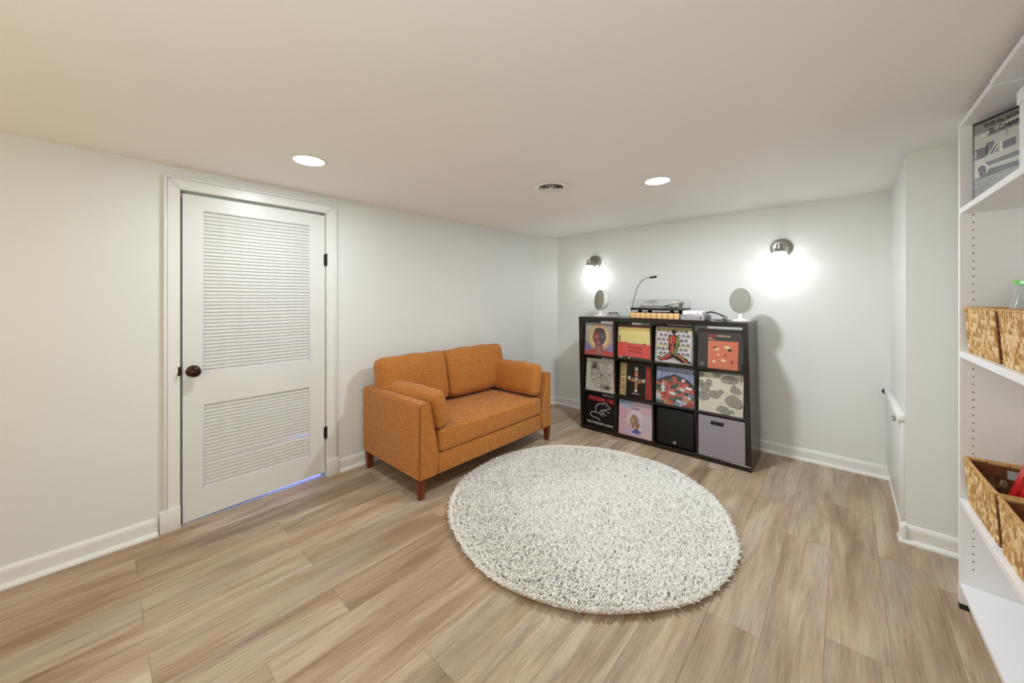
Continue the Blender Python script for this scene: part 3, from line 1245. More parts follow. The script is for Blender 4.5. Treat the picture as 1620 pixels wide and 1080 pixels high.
a.rect(.25, .765, .34, .782, (206, 72, 58), 4)
a.rect(.36, .735, .44, .742, (206, 110, 70), 4)
a.build(s)
text('SUITE', s, .25 * S, .80 * S, .16 * S, .055 * S, (206, 72, 58), -1, bold=.01)
text(': UNBOUND', s, .42 * S, .80 * S, .33 * S, .055 * S, (222, 190, 140), -1, bold=.01)

# r1 c0: pale grey with engraved scribble
s = sleeve(0, 1, 'pale grey record sleeve densely scribbled in fine black lines', dx=.003)
a = Art()
a.rect(0, 0, 1, 1, (198, 192, 178), 0)
rnd = random.Random(5)
for i in range(1100):
    t = rnd.uniform(0, 2 * PI)
    r_ = rnd.uniform(0, 1) ** .6
    x_, y_ = .53 + .40 * r_ * math.cos(t), .50 + .43 * r_ * math.sin(t)
    if y_ > .62 and x_ < .45:
        dens = 1
    elif y_ < .25 and x_ > .55:
        dens = 1
    else:
        dens = .72
    if rnd.random() > dens:
        continue
    an = math.atan2(y_ - .5, x_ - .53) + PI / 2 + rnd.uniform(-.8, .8)
    l_ = rnd.uniform(.010, .03)
    a.line([(x_ - l_ * math.cos(an), y_ - l_ * math.sin(an)), (x_ + l_ * math.cos(an + .3), y_ + l_ * math.sin(an + .3))], .0055,
           rnd.choice([(46, 42, 44), (70, 64, 66), (90, 86, 88)]), 2 + i % 6)
for i in range(90):
    x_, y_ = .28 + rnd.gauss(0, .06), .78 + rnd.gauss(0, .06)
    a.line([(x_ - .02, y_ - .015), (x_ + .025, y_ + .02)], .009, (48, 42, 42), 9)
for i in range(60):
    x_, y_ = .74 + rnd.gauss(0, .07), .15 + rnd.gauss(0, .035)
    a.line([(x_ - .02, y_ + .01), (x_ + .02, y_ - .012)], .01, (40, 36, 40), 9)
a.build(s)

# r1 c1: black, cream lettering up the left, red up the right, ornament cross
s = sleeve(1, 1, 'black record sleeve with cream and red upright lettering around a cross', BLACKCARD)
a = Art()
a.rect(0, 0, 1, 1, (20, 16, 15), 0)
a.rect(.055, .03, .24, .97, (206, 176, 112), 1)
a.rect(.82, .02, .995, .93, (194, 52, 44), 1)
a.poly([(.49, .18), (.59, .18), (.60, .42), (.78, .46), (.78, .56), (.60, .58), (.60, .88), (.49, .88), (.48, .58), (.30, .56), (.30, .48), (.49, .44)], (138, 70, 50), 2)
a.poly([(.51, .22), (.57, .22), (.58, .44), (.74, .49), (.74, .53), (.58, .55), (.58, .82), (.51, .82), (.50, .55), (.34, .54), (.34, .50), (.51, .46)], (178, 122, 78), 3)
for cx_, cy_ in ((.54, .84), (.33, .56), (.76, .52), (.54, .54), (.54, .22)):
    a.blob(cx_, cy_, .07, .075, (64, 50, 44), 4, int(cx_ * 90), .12)
    a.ell(cx_, cy_, .042, .052, (196, 194, 172), 5, 14)
    a.ell(cx_ + .005, cy_ - .012, .022, .03, (232, 222, 206), 6, 12)
    a.ell(cx_ - .02, cy_ + .012, .009, .011, (50, 44, 40), 7, 8)
    a.ell(cx_ + .02, cy_ + .012, .009, .011, (50, 44, 40), 7, 8)
for i in range(10):
    a.line([(.44 + .022 * i, .10 + .01 * (i % 3)), (.45 + .022 * i, .135 + .012 * (i % 2))], .012, (170, 160, 140), 5)
a.build(s)
text("GUNS N' ROSES", s, .225 * S, .045 * S, .905 * S, .155 * S, (24, 18, 16), 90, bold=-.012)
text("APPETITE FOR DESTRUCTION", s, .98 * S, .035 * S, .875 * S, .145 * S, (34, 12, 12), 90, bold=-.012)

# r1 c2: hillside of coloured blocks under blue sky
s = sleeve(2, 1, 'record sleeve with red, green and white blocks under pale blue', dx=.002)
a = Art()
a.rect(0, 0, 1, 1, (128, 142, 176), 0)
rnd = random.Random(13)
for i in range(60):
    x_, y_ = rnd.uniform(.02, .98), rnd.uniform(.62, .99)
    a.blob(x_, y_, rnd.uniform(.03, .09), .012, rnd.choice([(150, 162, 192), (108, 122, 164), (168, 176, 198)]), 1 + i % 3, i)
hill = [(0, 0), (1, 0), (1, .56), (.86, .70), (.74, .76), (.58, .80), (.46, .84), (.40, .78), (.26, .75), (.12, .68), (0, .62)]
a.poly(hill, (70, 62, 74), 5)


def hilltop(x):
    T = [(0, .62), (.12, .68), (.26, .75), (.40, .78), (.46, .84), (.58, .80), (.74, .76), (.86, .70), (1, .56)]
    for p, q in zip(T, T[1:]):
        if p[0] <= x <= q[0]:
            return p[1] + (q[1] - p[1]) * (x - p[0]) / (q[0] - p[0])
    return .56


PAL = [(206, 88, 66), (214, 104, 84), (186, 70, 60), (226, 216, 214), (228, 222, 220), (86, 108, 96), (66, 92, 84), (210, 140, 96), (196, 196, 208), (216, 150, 134), (120, 128, 158), (200, 92, 84)]
yb_ = 0
for j in range(11):
    x_ = rnd.uniform(-.08, 0)
    while x_ < 1:
        w_ = rnd.uniform(.08, .19)
        sl = -.20
        y_ = j * .083 + (.5 - x_) * .16 - .06
        t_ = min(hilltop(min(max(x_, 0), 1)), hilltop(min(max(x_ + w_, 0), 1)))
        if y_ + .072 < t_ and y_ > -.08:
            k = .02
            a.poly([(x_, y_), (x_ + w_ - .01, y_ - .16 * w_), (x_ + w_ - .01 + k, y_ + .070 - .16 * w_), (x_ + k, y_ + .070)], rnd.choice(PAL), 6)
            if rnd.random() < .35:
                a.line([(x_ + .02, y_ + .022), (x_ + w_ - .03, y_ + .018)], .008, (90, 80, 92), 7)
        x_ += w_
a.line([(.50, .02), (.52, .35), (.60, .78)], .012, (52, 44, 48), 8)
a.line([(.20, .03), (.30, .45), (.40, .76)], .010, (52, 44, 48), 8)
a.build(s)

# r1 c3: cream with grey blobs
s = sleeve(3, 1, 'cream record sleeve with grey stippled blobs, right end cubby', dx=-.003)
a = Art()
a.rect(0, 0, 1, 1, (216, 210, 190), 0)
rnd = random.Random(4)
BL = [(.03, .93, .09, .08, 1), (.42, .96, .10, .05, 2), (.70, .86, .16, .11, 3), (.04, .70, .07, .10, 4), (.24, .74, .08, .075, 5), (.15, .60, .12, .11, 6),
      (.12, .38, .12, .12, 7), (.38, .46, .12, .11, 8), (.52, .55, .06, .05, 9), (.83, .62, .12, .09, 10), (.80, .34, .17, .15, 11), (.58, .10, .14, .10, 12), (.76, .09, .06, .05, 13)]
for cx_, cy_, rx_, ry_, sd in BL:
    a.blob(cx_, cy_, rx_ * 1.04, ry_ * 1.04, (84, 80, 74), 1, sd, .12)
    a.blob(cx_, cy_, rx_ * .96, ry_ * .96, (160, 155, 142), 2, sd, .12)
    for i in range(int(1300 * rx_ * ry_ * 3)):
        t, r_ = rnd.uniform(0, 6.28), rnd.uniform(0, .86) ** .6
        a.ell(cx_ + rx_ * r_ * .85 * math.cos(t), cy_ + ry_ * r_ * .85 * math.sin(t), .006, .005, (86, 82, 78), 3, 5)
a.line([(.15, .9), (.20, .84), (.22, .78)], .006, (100, 95, 88), 3)
a.line([(.80, .78), (.81, .70)], .03, (120, 115, 106), 2)
a.line([(.66, .55), (.63, .48), (.68, .42)], .006, (100, 95, 88), 3)
a.line([(.92, .52), (.90, .46)], .01, (100, 95, 88), 3)
for i in range(22):
    x_, y_ = rnd.choice([(.52, .22), (.60, .22), (.9, .12), (.95, .22), (.66, .78)])
    x_ += rnd.gauss(0, .03)
    y_ += rnd.gauss(0, .04)
    a.rect(x_, y_, x_ + .018, y_ + .008, (60, 54, 50), 4)
a.line([(.92, .86), (.96, .88), (.95, .82), (.92, .78)], .012, (60, 52, 48), 4)
a.build(s)

# r2 c0: black with red lettering and white line-drawn rat
s = sleeve(0, 2, 'black record sleeve with a white outline rat and red lettering', BLACKCARD, dx=.002, y=.012, tilt=3)
a = Art()
a.rect(0, 0, 1, 1, (12, 10, 11), 0)
W_ = (236, 232, 224)


def arc(cx, cy, rx, ry, a0, a1, n=12):
    return [(cx + rx * math.cos(math.radians(a0 + (a1 - a0) * i / n)), cy + ry * math.sin(math.radians(a0 + (a1 - a0) * i / n))) for i in range(n + 1)]


def c2(pts, n=6):
    return [(p.x, p.y) for p in smooth_path([(q[0], q[1], 0) for q in pts], n)]


a.line(c2([(.60, .74), (.50, .75), (.40, .70), (.345, .60), (.35, .50), (.36, .46)]), .022, W_, 2)        # back
a.line(c2([(.36, .46), (.26, .46), (.18, .42), (.17, .36), (.24, .31), (.38, .29), (.48, .26), (.50, .22)]), .020, W_, 2)  # tail
a.line(c2([(.36, .46), (.48, .44), (.56, .40), (.60, .36)]), .018, W_, 2)
a.line(c2([(.60, .74), (.62, .78), (.66, .795), (.70, .77), (.70, .73)]), .017, W_, 2)                     # ear
a.line(c2([(.70, .745), (.78, .71), (.83, .665), (.80, .635), (.74, .63)]), .018, W_, 2)                   # snout
a.line(c2([(.74, .63), (.70, .60), (.62, .56), (.54, .56), (.49, .50), (.51, .44), (.56, .42)]), .016, W_, 2)  # chest
a.line(c2([(.64, .60), (.70, .57), (.76, .53), (.80, .53)]), .022, W_, 2)
a.line(c2([(.60, .56), (.62, .50), (.60, .45), (.66, .43), (.70, .42)]), .018, W_, 2)
a.line(c2([(.54, .54), (.58, .48), (.56, .44)]), .014, W_, 2)
a.ell(.70, .70, .010, .010, W_, 3, 10)
a.build(s)
text('mouse rat', s, .10 * S, .83 * S, .86 * S, .15 * S, (214, 36, 34), -2, bold=.02)
text('THE AWESOME ALBUM', s, .05 * S, .115 * S, .88 * S, .065 * S, (214, 212, 204), -1, bold=.015)

# r2 c1: pink and blue wash
s = sleeve(1, 2, 'pale pink and blue record sleeve with a small blonde figure', dx=-.001, y=.015, tilt=4)
a = Art()
a.rect(0, 0, 1, 1, (216, 176, 186), 0)
for i, (cx_, cy_, rx_, ry_, c_) in enumerate(((.2, .96, .35, .07, (132, 158, 200)), (.25, .86, .18, .10, (170, 176, 208)), (.7, .92, .35, .07, (206, 178, 200)),
                                             (.12, .62, .14, .18, (222, 158, 176)), (.75, .72, .3, .10, (222, 168, 182)), (.55, .45, .30, .30, (224, 204, 212)),
                                             (.85, .4, .16, .3, (206, 190, 204)), (.2, .2, .25, .16, (222, 170, 184)), (.5, .14, .28, .10, (196, 184, 218)), (.85, .12, .16, .10, (222, 196, 186)))):
    a.blob(cx_, cy_, rx_, ry_, c_, 1 + i, i, .12)
a.blob(.48, .42, .13, .19, (150, 112, 88), 13, 5, .12)
a.blob(.46, .45, .085, .12, (184, 142, 112), 14, 6, .12)
a.blob(.42, .45, .045, .075, (206, 152, 128), 15, 7, .08)
a.blob(.56, .32, .07, .12, (160, 124, 98), 15, 8, .15)
a.poly([(.44, .20), (.50, .34), (.54, .32), (.52, .20)], (214, 170, 150), 16)
a.poly([(.40, .12), (.52, .23), (.72, .16), (.60, .13), (.66, .08)], (78, 88, 160), 17)
for i in range(8):
    a.line([(.42 + .03 * i, .58 - .02 * (i % 3)), (.40 + .035 * i, .30 + .02 * (i % 2))], .006, (118, 84, 66), 16)
a.build(s)
text('Lover', s, .38 * S, .78 * S, .26 * S, .09 * S, (112, 104, 160), -3)

# sleeves stored behind, their spines showing past the front record
for (cc, rr_, dxx, cols) in ((2, 0, -.0095, ((52, 40, 40), (90, 84, 80), (40, 36, 44), (120, 108, 96))), (1, 1, -.009, ((70, 64, 60), (36, 30, 32), (104, 92, 84)))):
    for i, cl in enumerate(cols):
        x, z = cell(cc, rr_)
        words = ('second', 'third', 'fourth', 'rearmost')[i] if cc == 2 else ('second', 'third', 'rearmost')[i]
        where = 'checked-border sleeve' if cc == 2 else 'sleeve with the cross'
        o = box('record_sleeve', (0, .315, -.002, .002, 0, .315), ink(cl), None, .0006, 1)
        o.location = (x + .0105 + dxx, KY + .075 + i * .022, z + .001)
        o.rotation_euler = (math.radians(-4), 0, 0)
        tag(o, 'plain dark record sleeve, %s in the stack behind the %s' % (words, where), 'record', 'record sleeves stored behind')

# subwoofer in the bottom row
x, z = cell(2, 2)
sub = empty('subwoofer', 'black box subwoofer with a small white emblem in the bottom row', 'subwoofer', (x, KY, z))
box('cabinet', (.012, CW_ - .012, .030, .34, .004, .322), BLACKPL, sub, .018, 4)
box('grille', (.016, CW_ - .016, .012, .0299, .008, .318), SUBBLACK, sub, .008, 3)
bm = bmesh.new()
lathe(bm, [(.011, 0), (.013, 0), (.013, .0006), (.011, .0006)], Matrix.Translation((CW_ / 2, .0118, .040)) @ Matrix.Rotation(PI / 2, 4, 'X'), 24, True)
bx(bm, CW_ / 2 - .0055, CW_ / 2 + .0055, .0110, .0118, .0335, .0375)
prism(bm, [(CW_ / 2 - .007, .0385), (CW_ / 2 + .007, .0385), (CW_ / 2, .0485)], 'y', .0110, .0118)
finish('emblem', bm, ink((210, 208, 200)), sub)
for dx_ in (.04, CW_ - .04):
    for dy_ in (.06, .30):
        bm = bmesh.new()
        cyl(bm, (dx_, dy_, 0), (dx_, dy_, .0045), .012, seg=14)
        finish('foot', bm, BLACKPL, sub)

# fabric bin
x, z = cell(3, 2)
bn = empty('storage_bin', 'lilac-grey fabric storage bin with black handle slot, bottom right cubby', 'bin', (x + .003, KY + .006, z + .001))
bw, bd, bh = CW_ - .008, .33, .325
bm = bmesh.new()
bx(bm, 0, bw, 0, .006, 0, bh, .0015, 1)
bx(bm, 0, .006, .006, bd, 0, bh)
bx(bm, bw - .006, bw, .006, bd, 0, bh)
bx(bm, .006, bw - .006, bd - .006, bd, 0, bh)
bx(bm, .006, bw - .006, .006, bd - .006, 0, .006)
finish('bin_body', bm, BINGREY, bn)
hx, hz = bw * .42, bh * .845
box('handle_slot', (hx - .046, hx + .046, -.0016, -.0002, hz - .014, hz + .016), BLACKM, bn, .001)
bm = bmesh.new()
bx(bm, hx - .050, hx + .050, -.0008, .0, hz - .018, hz - .0145)
bx(bm, hx - .050, hx + .050, -.0008, .0, hz + .0165, hz + .020)
finish('slot_trim', bm, BINGREY, bn)

# ================================================================== ON TOP OF THE SHELF
ZK = KH
# wooden case with nine blocks
wc = empty('wooden_case', 'long low case with nine light wood tiles under the turntable', 'case', (-1.477, 3.275, ZK))
box('case_body', (.0, .445, .014, .30, .0, .058), BROWNBLACK, wc, .003)
WOODT = mat('light_wood_tile', (208, 172, 120), .45, .4, var=.08, vscale=30)
for i in range(9):
    box('wood_tile', (.004 + i * .0487, .004 + i * .0487 + .0447, .0, .0138, .004, .055), WOODT, wc, .003)
bm = bmesh.new()
cyl(bm, (-.010, .03, .025), (.0, .03, .025), .009, seg=16)
finish('side_knob', bm, BLACKPL, wc, True, .6)
# turntable
tb = empty('turntable', 'dark wood turntable under a clear dust cover on the tiled case', 'turntable', (-1.468, 3.272, ZK + .0585))
tw, td = .425, .335
box('plinth', (0, tw, 0, td, .018, .040), BROWNBLACK, tb, .003)
for fx, fy in ((.07, .05), (tw - .07, .05), (.07, td - .05), (tw - .07, td - .05)):
    bm = bmesh.new()
    cyl(bm, (fx, fy, 0), (fx, fy, .018), .021, .014, 18)
    finish('foot', bm, BLACKPL, tb, True, .6)
bm = bmesh.new()
cyl(bm, (.175, .165, .0405), (.175, .165, .052), .148, seg=56)
finish('platter', bm, GREYPL, tb, True, .6)
bm = bmesh.new()
cyl(bm, (.175, .165, .0521), (.175, .165, .0545), .146, seg=56)
cyl(bm, (.175, .165, .0545), (.175, .165, .060), .003, seg=10)
finish('record_disc', bm, BLACKPL, tb, True, .6)
bm = bmesh.new()
cyl(bm, (.365, .25, .0405), (.365, .25, .075), .017, seg=18)
cyl(bm, (.365, .30, .078), (.365, .27, .078), .013, seg=16)
tube(bm, smooth_path([(.365, .29, .078), (.367, .15, .078), (.34, .07, .070), (.32, .045, .062)], 6), .0035, 8)
bx(bm, .305, .330, .025, .05, .056, .066, .001)
finish('tonearm', bm, BLACKM, tb, True, .6)
bm = bmesh.new()
bx(bm, .34, .41, .03, .07, .0405, .046, .001)
cyl(bm, (.39, .05, .046), (.39, .05, .056), .009, seg=14)
finish('switch', bm, BLACKM, tb, True, .6)
bm = bmesh.new()
t_ = .0025
x0, x1, y0_, y1_, z0, z1 = .002, tw - .002, .003, td - .003, .0405, .108
bx(bm, x0, x1, y0_, y0_ + t_, z0, z1)
bx(bm, x0, x1, y1_ - t_, y1_, z0, z1)
bx(bm, x0, x0 + t_, y0_ + t_, y1_ - t_, z0, z1)
bx(bm, x1 - t_, x1, y0_ + t_, y1_ - t_, z0, z1)
bx(bm, x0, x1, y0_, y1_, z1, z1 + t_)
finish('dust_cover', bm, CLEARPL, tb)
bm = bmesh.new()
e = .0016
for (pa, pb) in (((x0, y0_, z1), (x1, y0_, z1)), ((x1, y0_, z1), (x1, y1_, z1)), ((x0, y0_, z1), (x0, y1_, z1)), ((x0, y1_, z1), (x1, y1_, z1)),
                 ((x0, y0_, z0), (x0, y0_, z1)), ((x1, y0_, z0), (x1, y0_, z1)), ((x1, y1_, z0), (x1, y1_, z1))):
    cyl(bm, pa, pb, .0012, seg=6)
finish('cover_edge', bm, mat('acrylic_edge', (120, 122, 120), .2, .5), tb)
# gooseneck lamp
gl = empty('gooseneck_lamp', 'thin black gooseneck lamp arching over the turntable', 'lamp', (-1.50, 3.36, ZK))
bm = bmesh.new()
lathe(bm, [(0, 0), (.018, 0), (.018, .006), (.008, .010), (.005, .02), (0, .02)], Matrix(), 24)
finish('base', bm, BLACKPL, gl, True, .6)
bm = bmesh.new()
gp = smooth_path([(0, 0, .018), (.008, .02, .11), (.022, .03, .20), (.05, .035, .29), (.085, .04, .345), (.13, .04, .372), (.165, .04, .376)], 8)
tube(bm, gp, .003, 8)
finish('neck', bm, BLACKM, gl, True)
bm = bmesh.new()
cyl(bm, (.160, .04, .3755), (.175, .04, .377), .006, .009, 16)
cyl(bm, (.175, .04, .377), (.225, .04, .3815), .0095, seg=16)
finish('lamp_head', bm, BLACKPL, gl, True, .6)
# preamp boxes and cable
pb = empty('phono_box', 'grey metal box beside the tiled case, beneath a smaller white box', 'electronics', (-1.024, 3.262, ZK))
box('case', (0, .185, 0, .20, .003, .048), GREYPL, pb, .003)
for q in ((.02, .02), (.165, .02), (.02, .18), (.165, .18)):
    bm = bmesh.new()
    cyl(bm, (q[0], q[1], 0), (q[0], q[1], .003), .006, seg=10)
    finish('foot', bm, BLACKPL, pb)
bm = bmesh.new()
cyl(bm, (.155, -.004, .026), (.155, 0, .026), .006, seg=14)
finish('knob', bm, BLACKM, pb)
box('front_slot', (.02, .10, -.0008, 0, .036, .0375), BLACKM, pb)
wb = empty('router_box', 'small white box with a black button lying on the grey box', 'electronics', (-1.015, 3.285, ZK + .0485))
box('case', (0, .155, 0, .15, 0, .030), WHITEPL, wb, .004)
bm = bmesh.new()
cyl(bm, (.118, -.003, .014), (.118, 0, .014), .005, seg=12)
finish('button', bm, BLACKPL, wb)
box('slot', (.03, .09, -.0006, .0, .006, .0085), BLACKM, wb)
bm = bmesh.new()
for k in range(3):
    o_ = k * .007
    tube(bm, smooth_path([(-.862, 3.41 + o_, ZK + .062), (-.83, 3.42 + o_, ZK + .066 + o_ * .5), (-.77 + o_, 3.43, ZK + .050), (-.735 + o_ * 2, 3.42, ZK + .022),
                          (-.765 + o_, 3.42 - o_, ZK + .006), (-.80, 3.43 - o_, ZK + .005)], 6), .0026, 6)
cyl(bm, (-.872, 3.41, ZK + .060), (-.845, 3.415, ZK + .064), .0065, seg=12)
tag(finish('cable_bundle', bm, BLACKM, None, True, .8), 'looped black cables spilling from behind the two small boxes', 'cable')
# small tray gadget by left speaker
tg = empty('desk_gadget', 'small silver ridged gadget beside the left speaker', 'gadget', (-1.735, 3.30, ZK), .15)
bm = bmesh.new()
hexa(bm, [(0, 0, .0), (.125, 0, .0), (.125, .07, .0), (0, .07, .0), (.018, .008, .038), (.112, .008, .038), (.112, .062, .038), (.018, .062, .038)])
bmesh.ops.bevel(bm, geom=bm.edges[:], offset=.003, segments=2, affect='EDGES')
finish('body', bm, GREYPL, tg, True, .6)
for i in range(6):
    box('key', (.024 + i * .0145, .034 + i * .0145, .012, .055, .0382, .047), BLACKM if i % 2 else NICKEL, tg, .001)
bm = bmesh.new()
cyl(bm, (.062, .058, .038), (.062, .058, .062), .0022, seg=8)
finish('aerial', bm, NICKEL, tg)


# ---- disc speakers
def speaker(x, y, rz, label, cat='speaker'):
    e = empty('disc_speaker', label, cat, (x, y, ZK), rz, 'pair of round speakers on the shelf')
    bm = bmesh.new()
    lathe(bm, [(0, .0), (.064, .0), (.068, .003), (.068, .009), (.060, .013), (.026, .018), (.020, .026), (0, .026)], Matrix(), 40)
    finish('base', bm, WHITEPL, e, True, .6)
    bm = bmesh.new()
    lathe(bm, [(.021, .02), (.019, .035), (.021, .055), (.026, .075), (0, .078)], Matrix(), 28)
    finish('stem', bm, WHITEPL, e, True, .8)
    # egg shell behind a domed disc, tilted slightly up
    M = Matrix.Translation((0, 0, .166)) @ Matrix.Diagonal((.82, 1, 1.02, 1)) @ Matrix.Rotation(math.radians(90 - 6), 4, 'X')
    bm = bmesh.new()
    prof = [(.1035, .012), (.105, .004), (.104, -.006), (.099, -.030), (.086, -.055), (.064, -.074), (.036, -.085), (0, -.089)]
    lathe(bm, [(0, .0115)] + prof, M, 48)
    finish('shell', bm, WHITEPL, e, True, .8)
    bm = bmesh.new()
    lathe(bm, [(.0995, .0118), (.099, .016), (.080, .021), (.05, .025), (.02, .0265), (0, .027)], M, 48)
    finish('grille', bm, GRILLE, e, True, .8)
    return e


speaker(-1.86, 3.43, math.radians(-26), 'round white speaker with grey disc face, at the left end of the shelf')
speaker(-.615, 3.43, math.radians(-14), 'round white speaker with grey disc face, at the right end of the shelf')
bm = bmesh.new()
bx(bm, -.725, -.705, 3.37, 3.385, ZK, ZK + .010, .002)
tube(bm, smooth_path([(-.706, 3.378, ZK + .005), (-.69, 3.39, ZK + .004), (-.675, 3.42, ZK + .004), (-.67, 3.47, ZK + .004)], 5), .002, 6)
tag(finish('plug', bm, BLACKPL, None, True, .6), 'tiny black plug with a short lead beside the right speaker', 'plug')


# ================================================================== SCONCES
def sconce(x, z, label):
    e = empty('wall_sconce', label, 'sconce', (x, BY, z), 0, 'wall sconces above the cube shelf')
    bm = bmesh.new()
    RX_ = Matrix.Rotation(PI / 2, 4, 'X')
    lathe(bm, [(0, .0005), (.075, .0005), (.078, .004), (.078, .010), (.074, .016), (.060, .021), (.02, .024), (0, .024)], RX_, 44)
    finish('back_plate', bm, NICKEL, e, True, .6)
    for sx in (-.045, .045):
        bm = bmesh.new()
        lathe(bm, [(0, .022), (.006, .022), (.006, .028), (0, .030)], Matrix.Translation((sx, 0, .0)) @ RX_, 14)
        finish('screw', bm, NICKEL, e, True, .6)
    bm = bmesh.new()
    tube(bm, smooth_path([(0, -.022, .0), (0, -.070, .002), (0, -.118, .002), (0, -.135, -.010), (0, -.135, -.02)], 5), .009, 12)
    finish('arm', bm, NICKEL, e, True)
    bm = bmesh.new()
    T = Matrix.Translation((0, -.135, 0))
    lathe(bm, [(0, .022), (.020, .020), (.024, .015), (.025, -.020), (.038, -.034), (.042, -.040), (.040, -.040), (0, -.036)], T, 36)
    finish('socket_cup', bm, NICKEL, e, True, .6)
    bm = bmesh.new()
    lathe(bm, [(.040, -.040), (.046, -.050), (.062, -.090), (.078, -.130), (.080, -.131), (.0635, -.090), (.048, -.050), (.042, -.040)], T, 44, True)
    finish('glass_shade', bm, GLASS, e, True)
    bm = bmesh.new()
    lathe(bm, [(0, -.041), (.012, -.043), (.014, -.055), (.024, -.075), (.028, -.092), (.024, -.110), (.012, -.120), (0, -.122)], T, 24)
    finish('bulb', bm, BULB, e, True)
    l = point_light('sconce_light', (0, 0, 0), .03, SCONCE_POWER, (.94, .98, 1))
    l.parent = e
    l.location = (0, -.135, -.135)
    return e


sconce(-2.125, 1.715, 'nickel wall sconce with glowing glass shade, left one near the corner')
sconce(-.388, 1.722, 'nickel wall sconce with glowing glass shade, right one on the back wall')


# ================================================================== CEILING FIXTURES
def recessed(x, y, label, power):
    z = ZC(x)
    e = empty('recessed_light', label, 'ceiling light', (x, y, z), 0, 'round recessed ceiling lights')
    e.rotation_euler = (0, -.01, 0)
    bm = bmesh.new()
    lathe(bm, [(.074, -.0005), (.088, -.0005), (.089, -.002), (.086, -.004), (.075, -.0045)], Matrix(), 48, True)
    finish('trim_ring', bm, WHITEPL, e, True, .8)
    bm = bmesh.new()
    cyl(bm, (0, 0, -.0035), (0, 0, -.0008), .0745, seg=48)
    finish('lens', bm, LENS, e)
    l = area_light('recessed_lamp', (0, 0, -.006), .14, power, (.90, .96, 1))
    l.parent = e
    return e


recessed(-2.177, .768, 'lit round recessed ceiling light in front of the louvred door', 9)
recessed(-.906, 2.431, 'lit round recessed ceiling light above the rug, toward the back wall', 25)

vent = empty('ceiling_vent', 'round white ceiling air diffuser with dark concentric slots', 'vent', (-1.49, 2.062, ZC(-1.49)))
bm = bmesh.new()
lathe(bm, [(.083, -.001), (.122, -.001), (.124, -.003), (.120, -.005), (.095, -.007), (.083, -.007)], Matrix(), 56, True)
finish('flange', bm, CEIL, vent, True, .8)
bm = bmesh.new()
cyl(bm, (0, 0, -.0015), (0, 0, -.0005), .082, seg=48)
finish('duct_opening', bm, DARK, vent)
for r_, h_ in ((.063, .010), (.040, .012), (.019, .013)):
    bm = bmesh.new()
    lathe(bm, [(r_ - .003, -.005), (r_ + .002, -h_), (r_ + .0045, -h_), (r_ - .001, -.005)], Matrix(), 48, True)
    finish('diffuser_ring', bm, WHITEPL, vent, True, .8)
bm = bmesh.new()
for k in range(4):
    t = PI / 4 + k * PI / 2
    cyl(bm, (.012 * math.cos(t), .012 * math.sin(t), -.014), (.084 * math.cos(t), .084 * math.sin(t), -.007), .0018, seg=8)
cyl(bm, (0, 0, -.016), (0, 0, -.004), .008, seg=20)
finish('spider', bm, WHITEPL, vent, True, .6)

# ================================================================== SHELVING ON THE RIGHT
bc = empty('shelving_unit', 'tall white shelving unit with baskets along the right wall', 'shelving', (.362, 2.44, 0), .022)
UD, ULEN = .315, 1.55
# local: x into the wall, -y towards the photographer
PT = .019
box('side_panel', (0, UD, -PT, 0, .022, 2.045), MELAMINE, bc, .0008, 1)
box('side_panel', (0, UD, -ULEN, -ULEN + PT, .022, 2.045), MELAMINE, bc, .0008, 1)
box('back_panel', (UD - .005, UD - .0005, -ULEN + PT + .001, -PT - .001, .09, 2.02), MELAMINE, bc)
JN = -.42
SH = {}
for nm, za, zb in (('bottom_shelf', .084, .106), ('shelf', .440, .464), ('shelf', 1.058, 1.083), ('shelf', 1.660, 1.684)):
    box(nm, (.001, UD - .006, -ULEN + PT, -PT, za, zb), MELAMINE, bc, .001, 1)
box('top_board', (.001, UD - .006, JN + .0006, -PT, 2.024, 2.0445), MELAMINE, bc, .001, 1)
box('top_board', (-.003, UD - .006, -ULEN + PT, JN - .0006, 2.026, 2.0445), MELAMINE, bc, .001, 1)
box('foot_pad', (-.001, .05, -PT - .002, .0, 0, .0215), BLACKPL, bc, .002)
box('foot_pad', (UD - .06, UD, -PT - .002, .0, 0, .0215), BLACKPL, bc, .002)
box('toe_board', (.04, .055, -ULEN + PT, -PT, .002, .083), MELAMINE, bc)
bm = bmesh.new()
for xh in (.037, .25):
    z = .18
    while z < 2.0:
        cyl(bm, (xh, -PT - .0004, z), (xh, -PT + .001, z), .0026, seg=8)
        z += .032
stuff(finish('peg_holes', bm, DARK, bc))


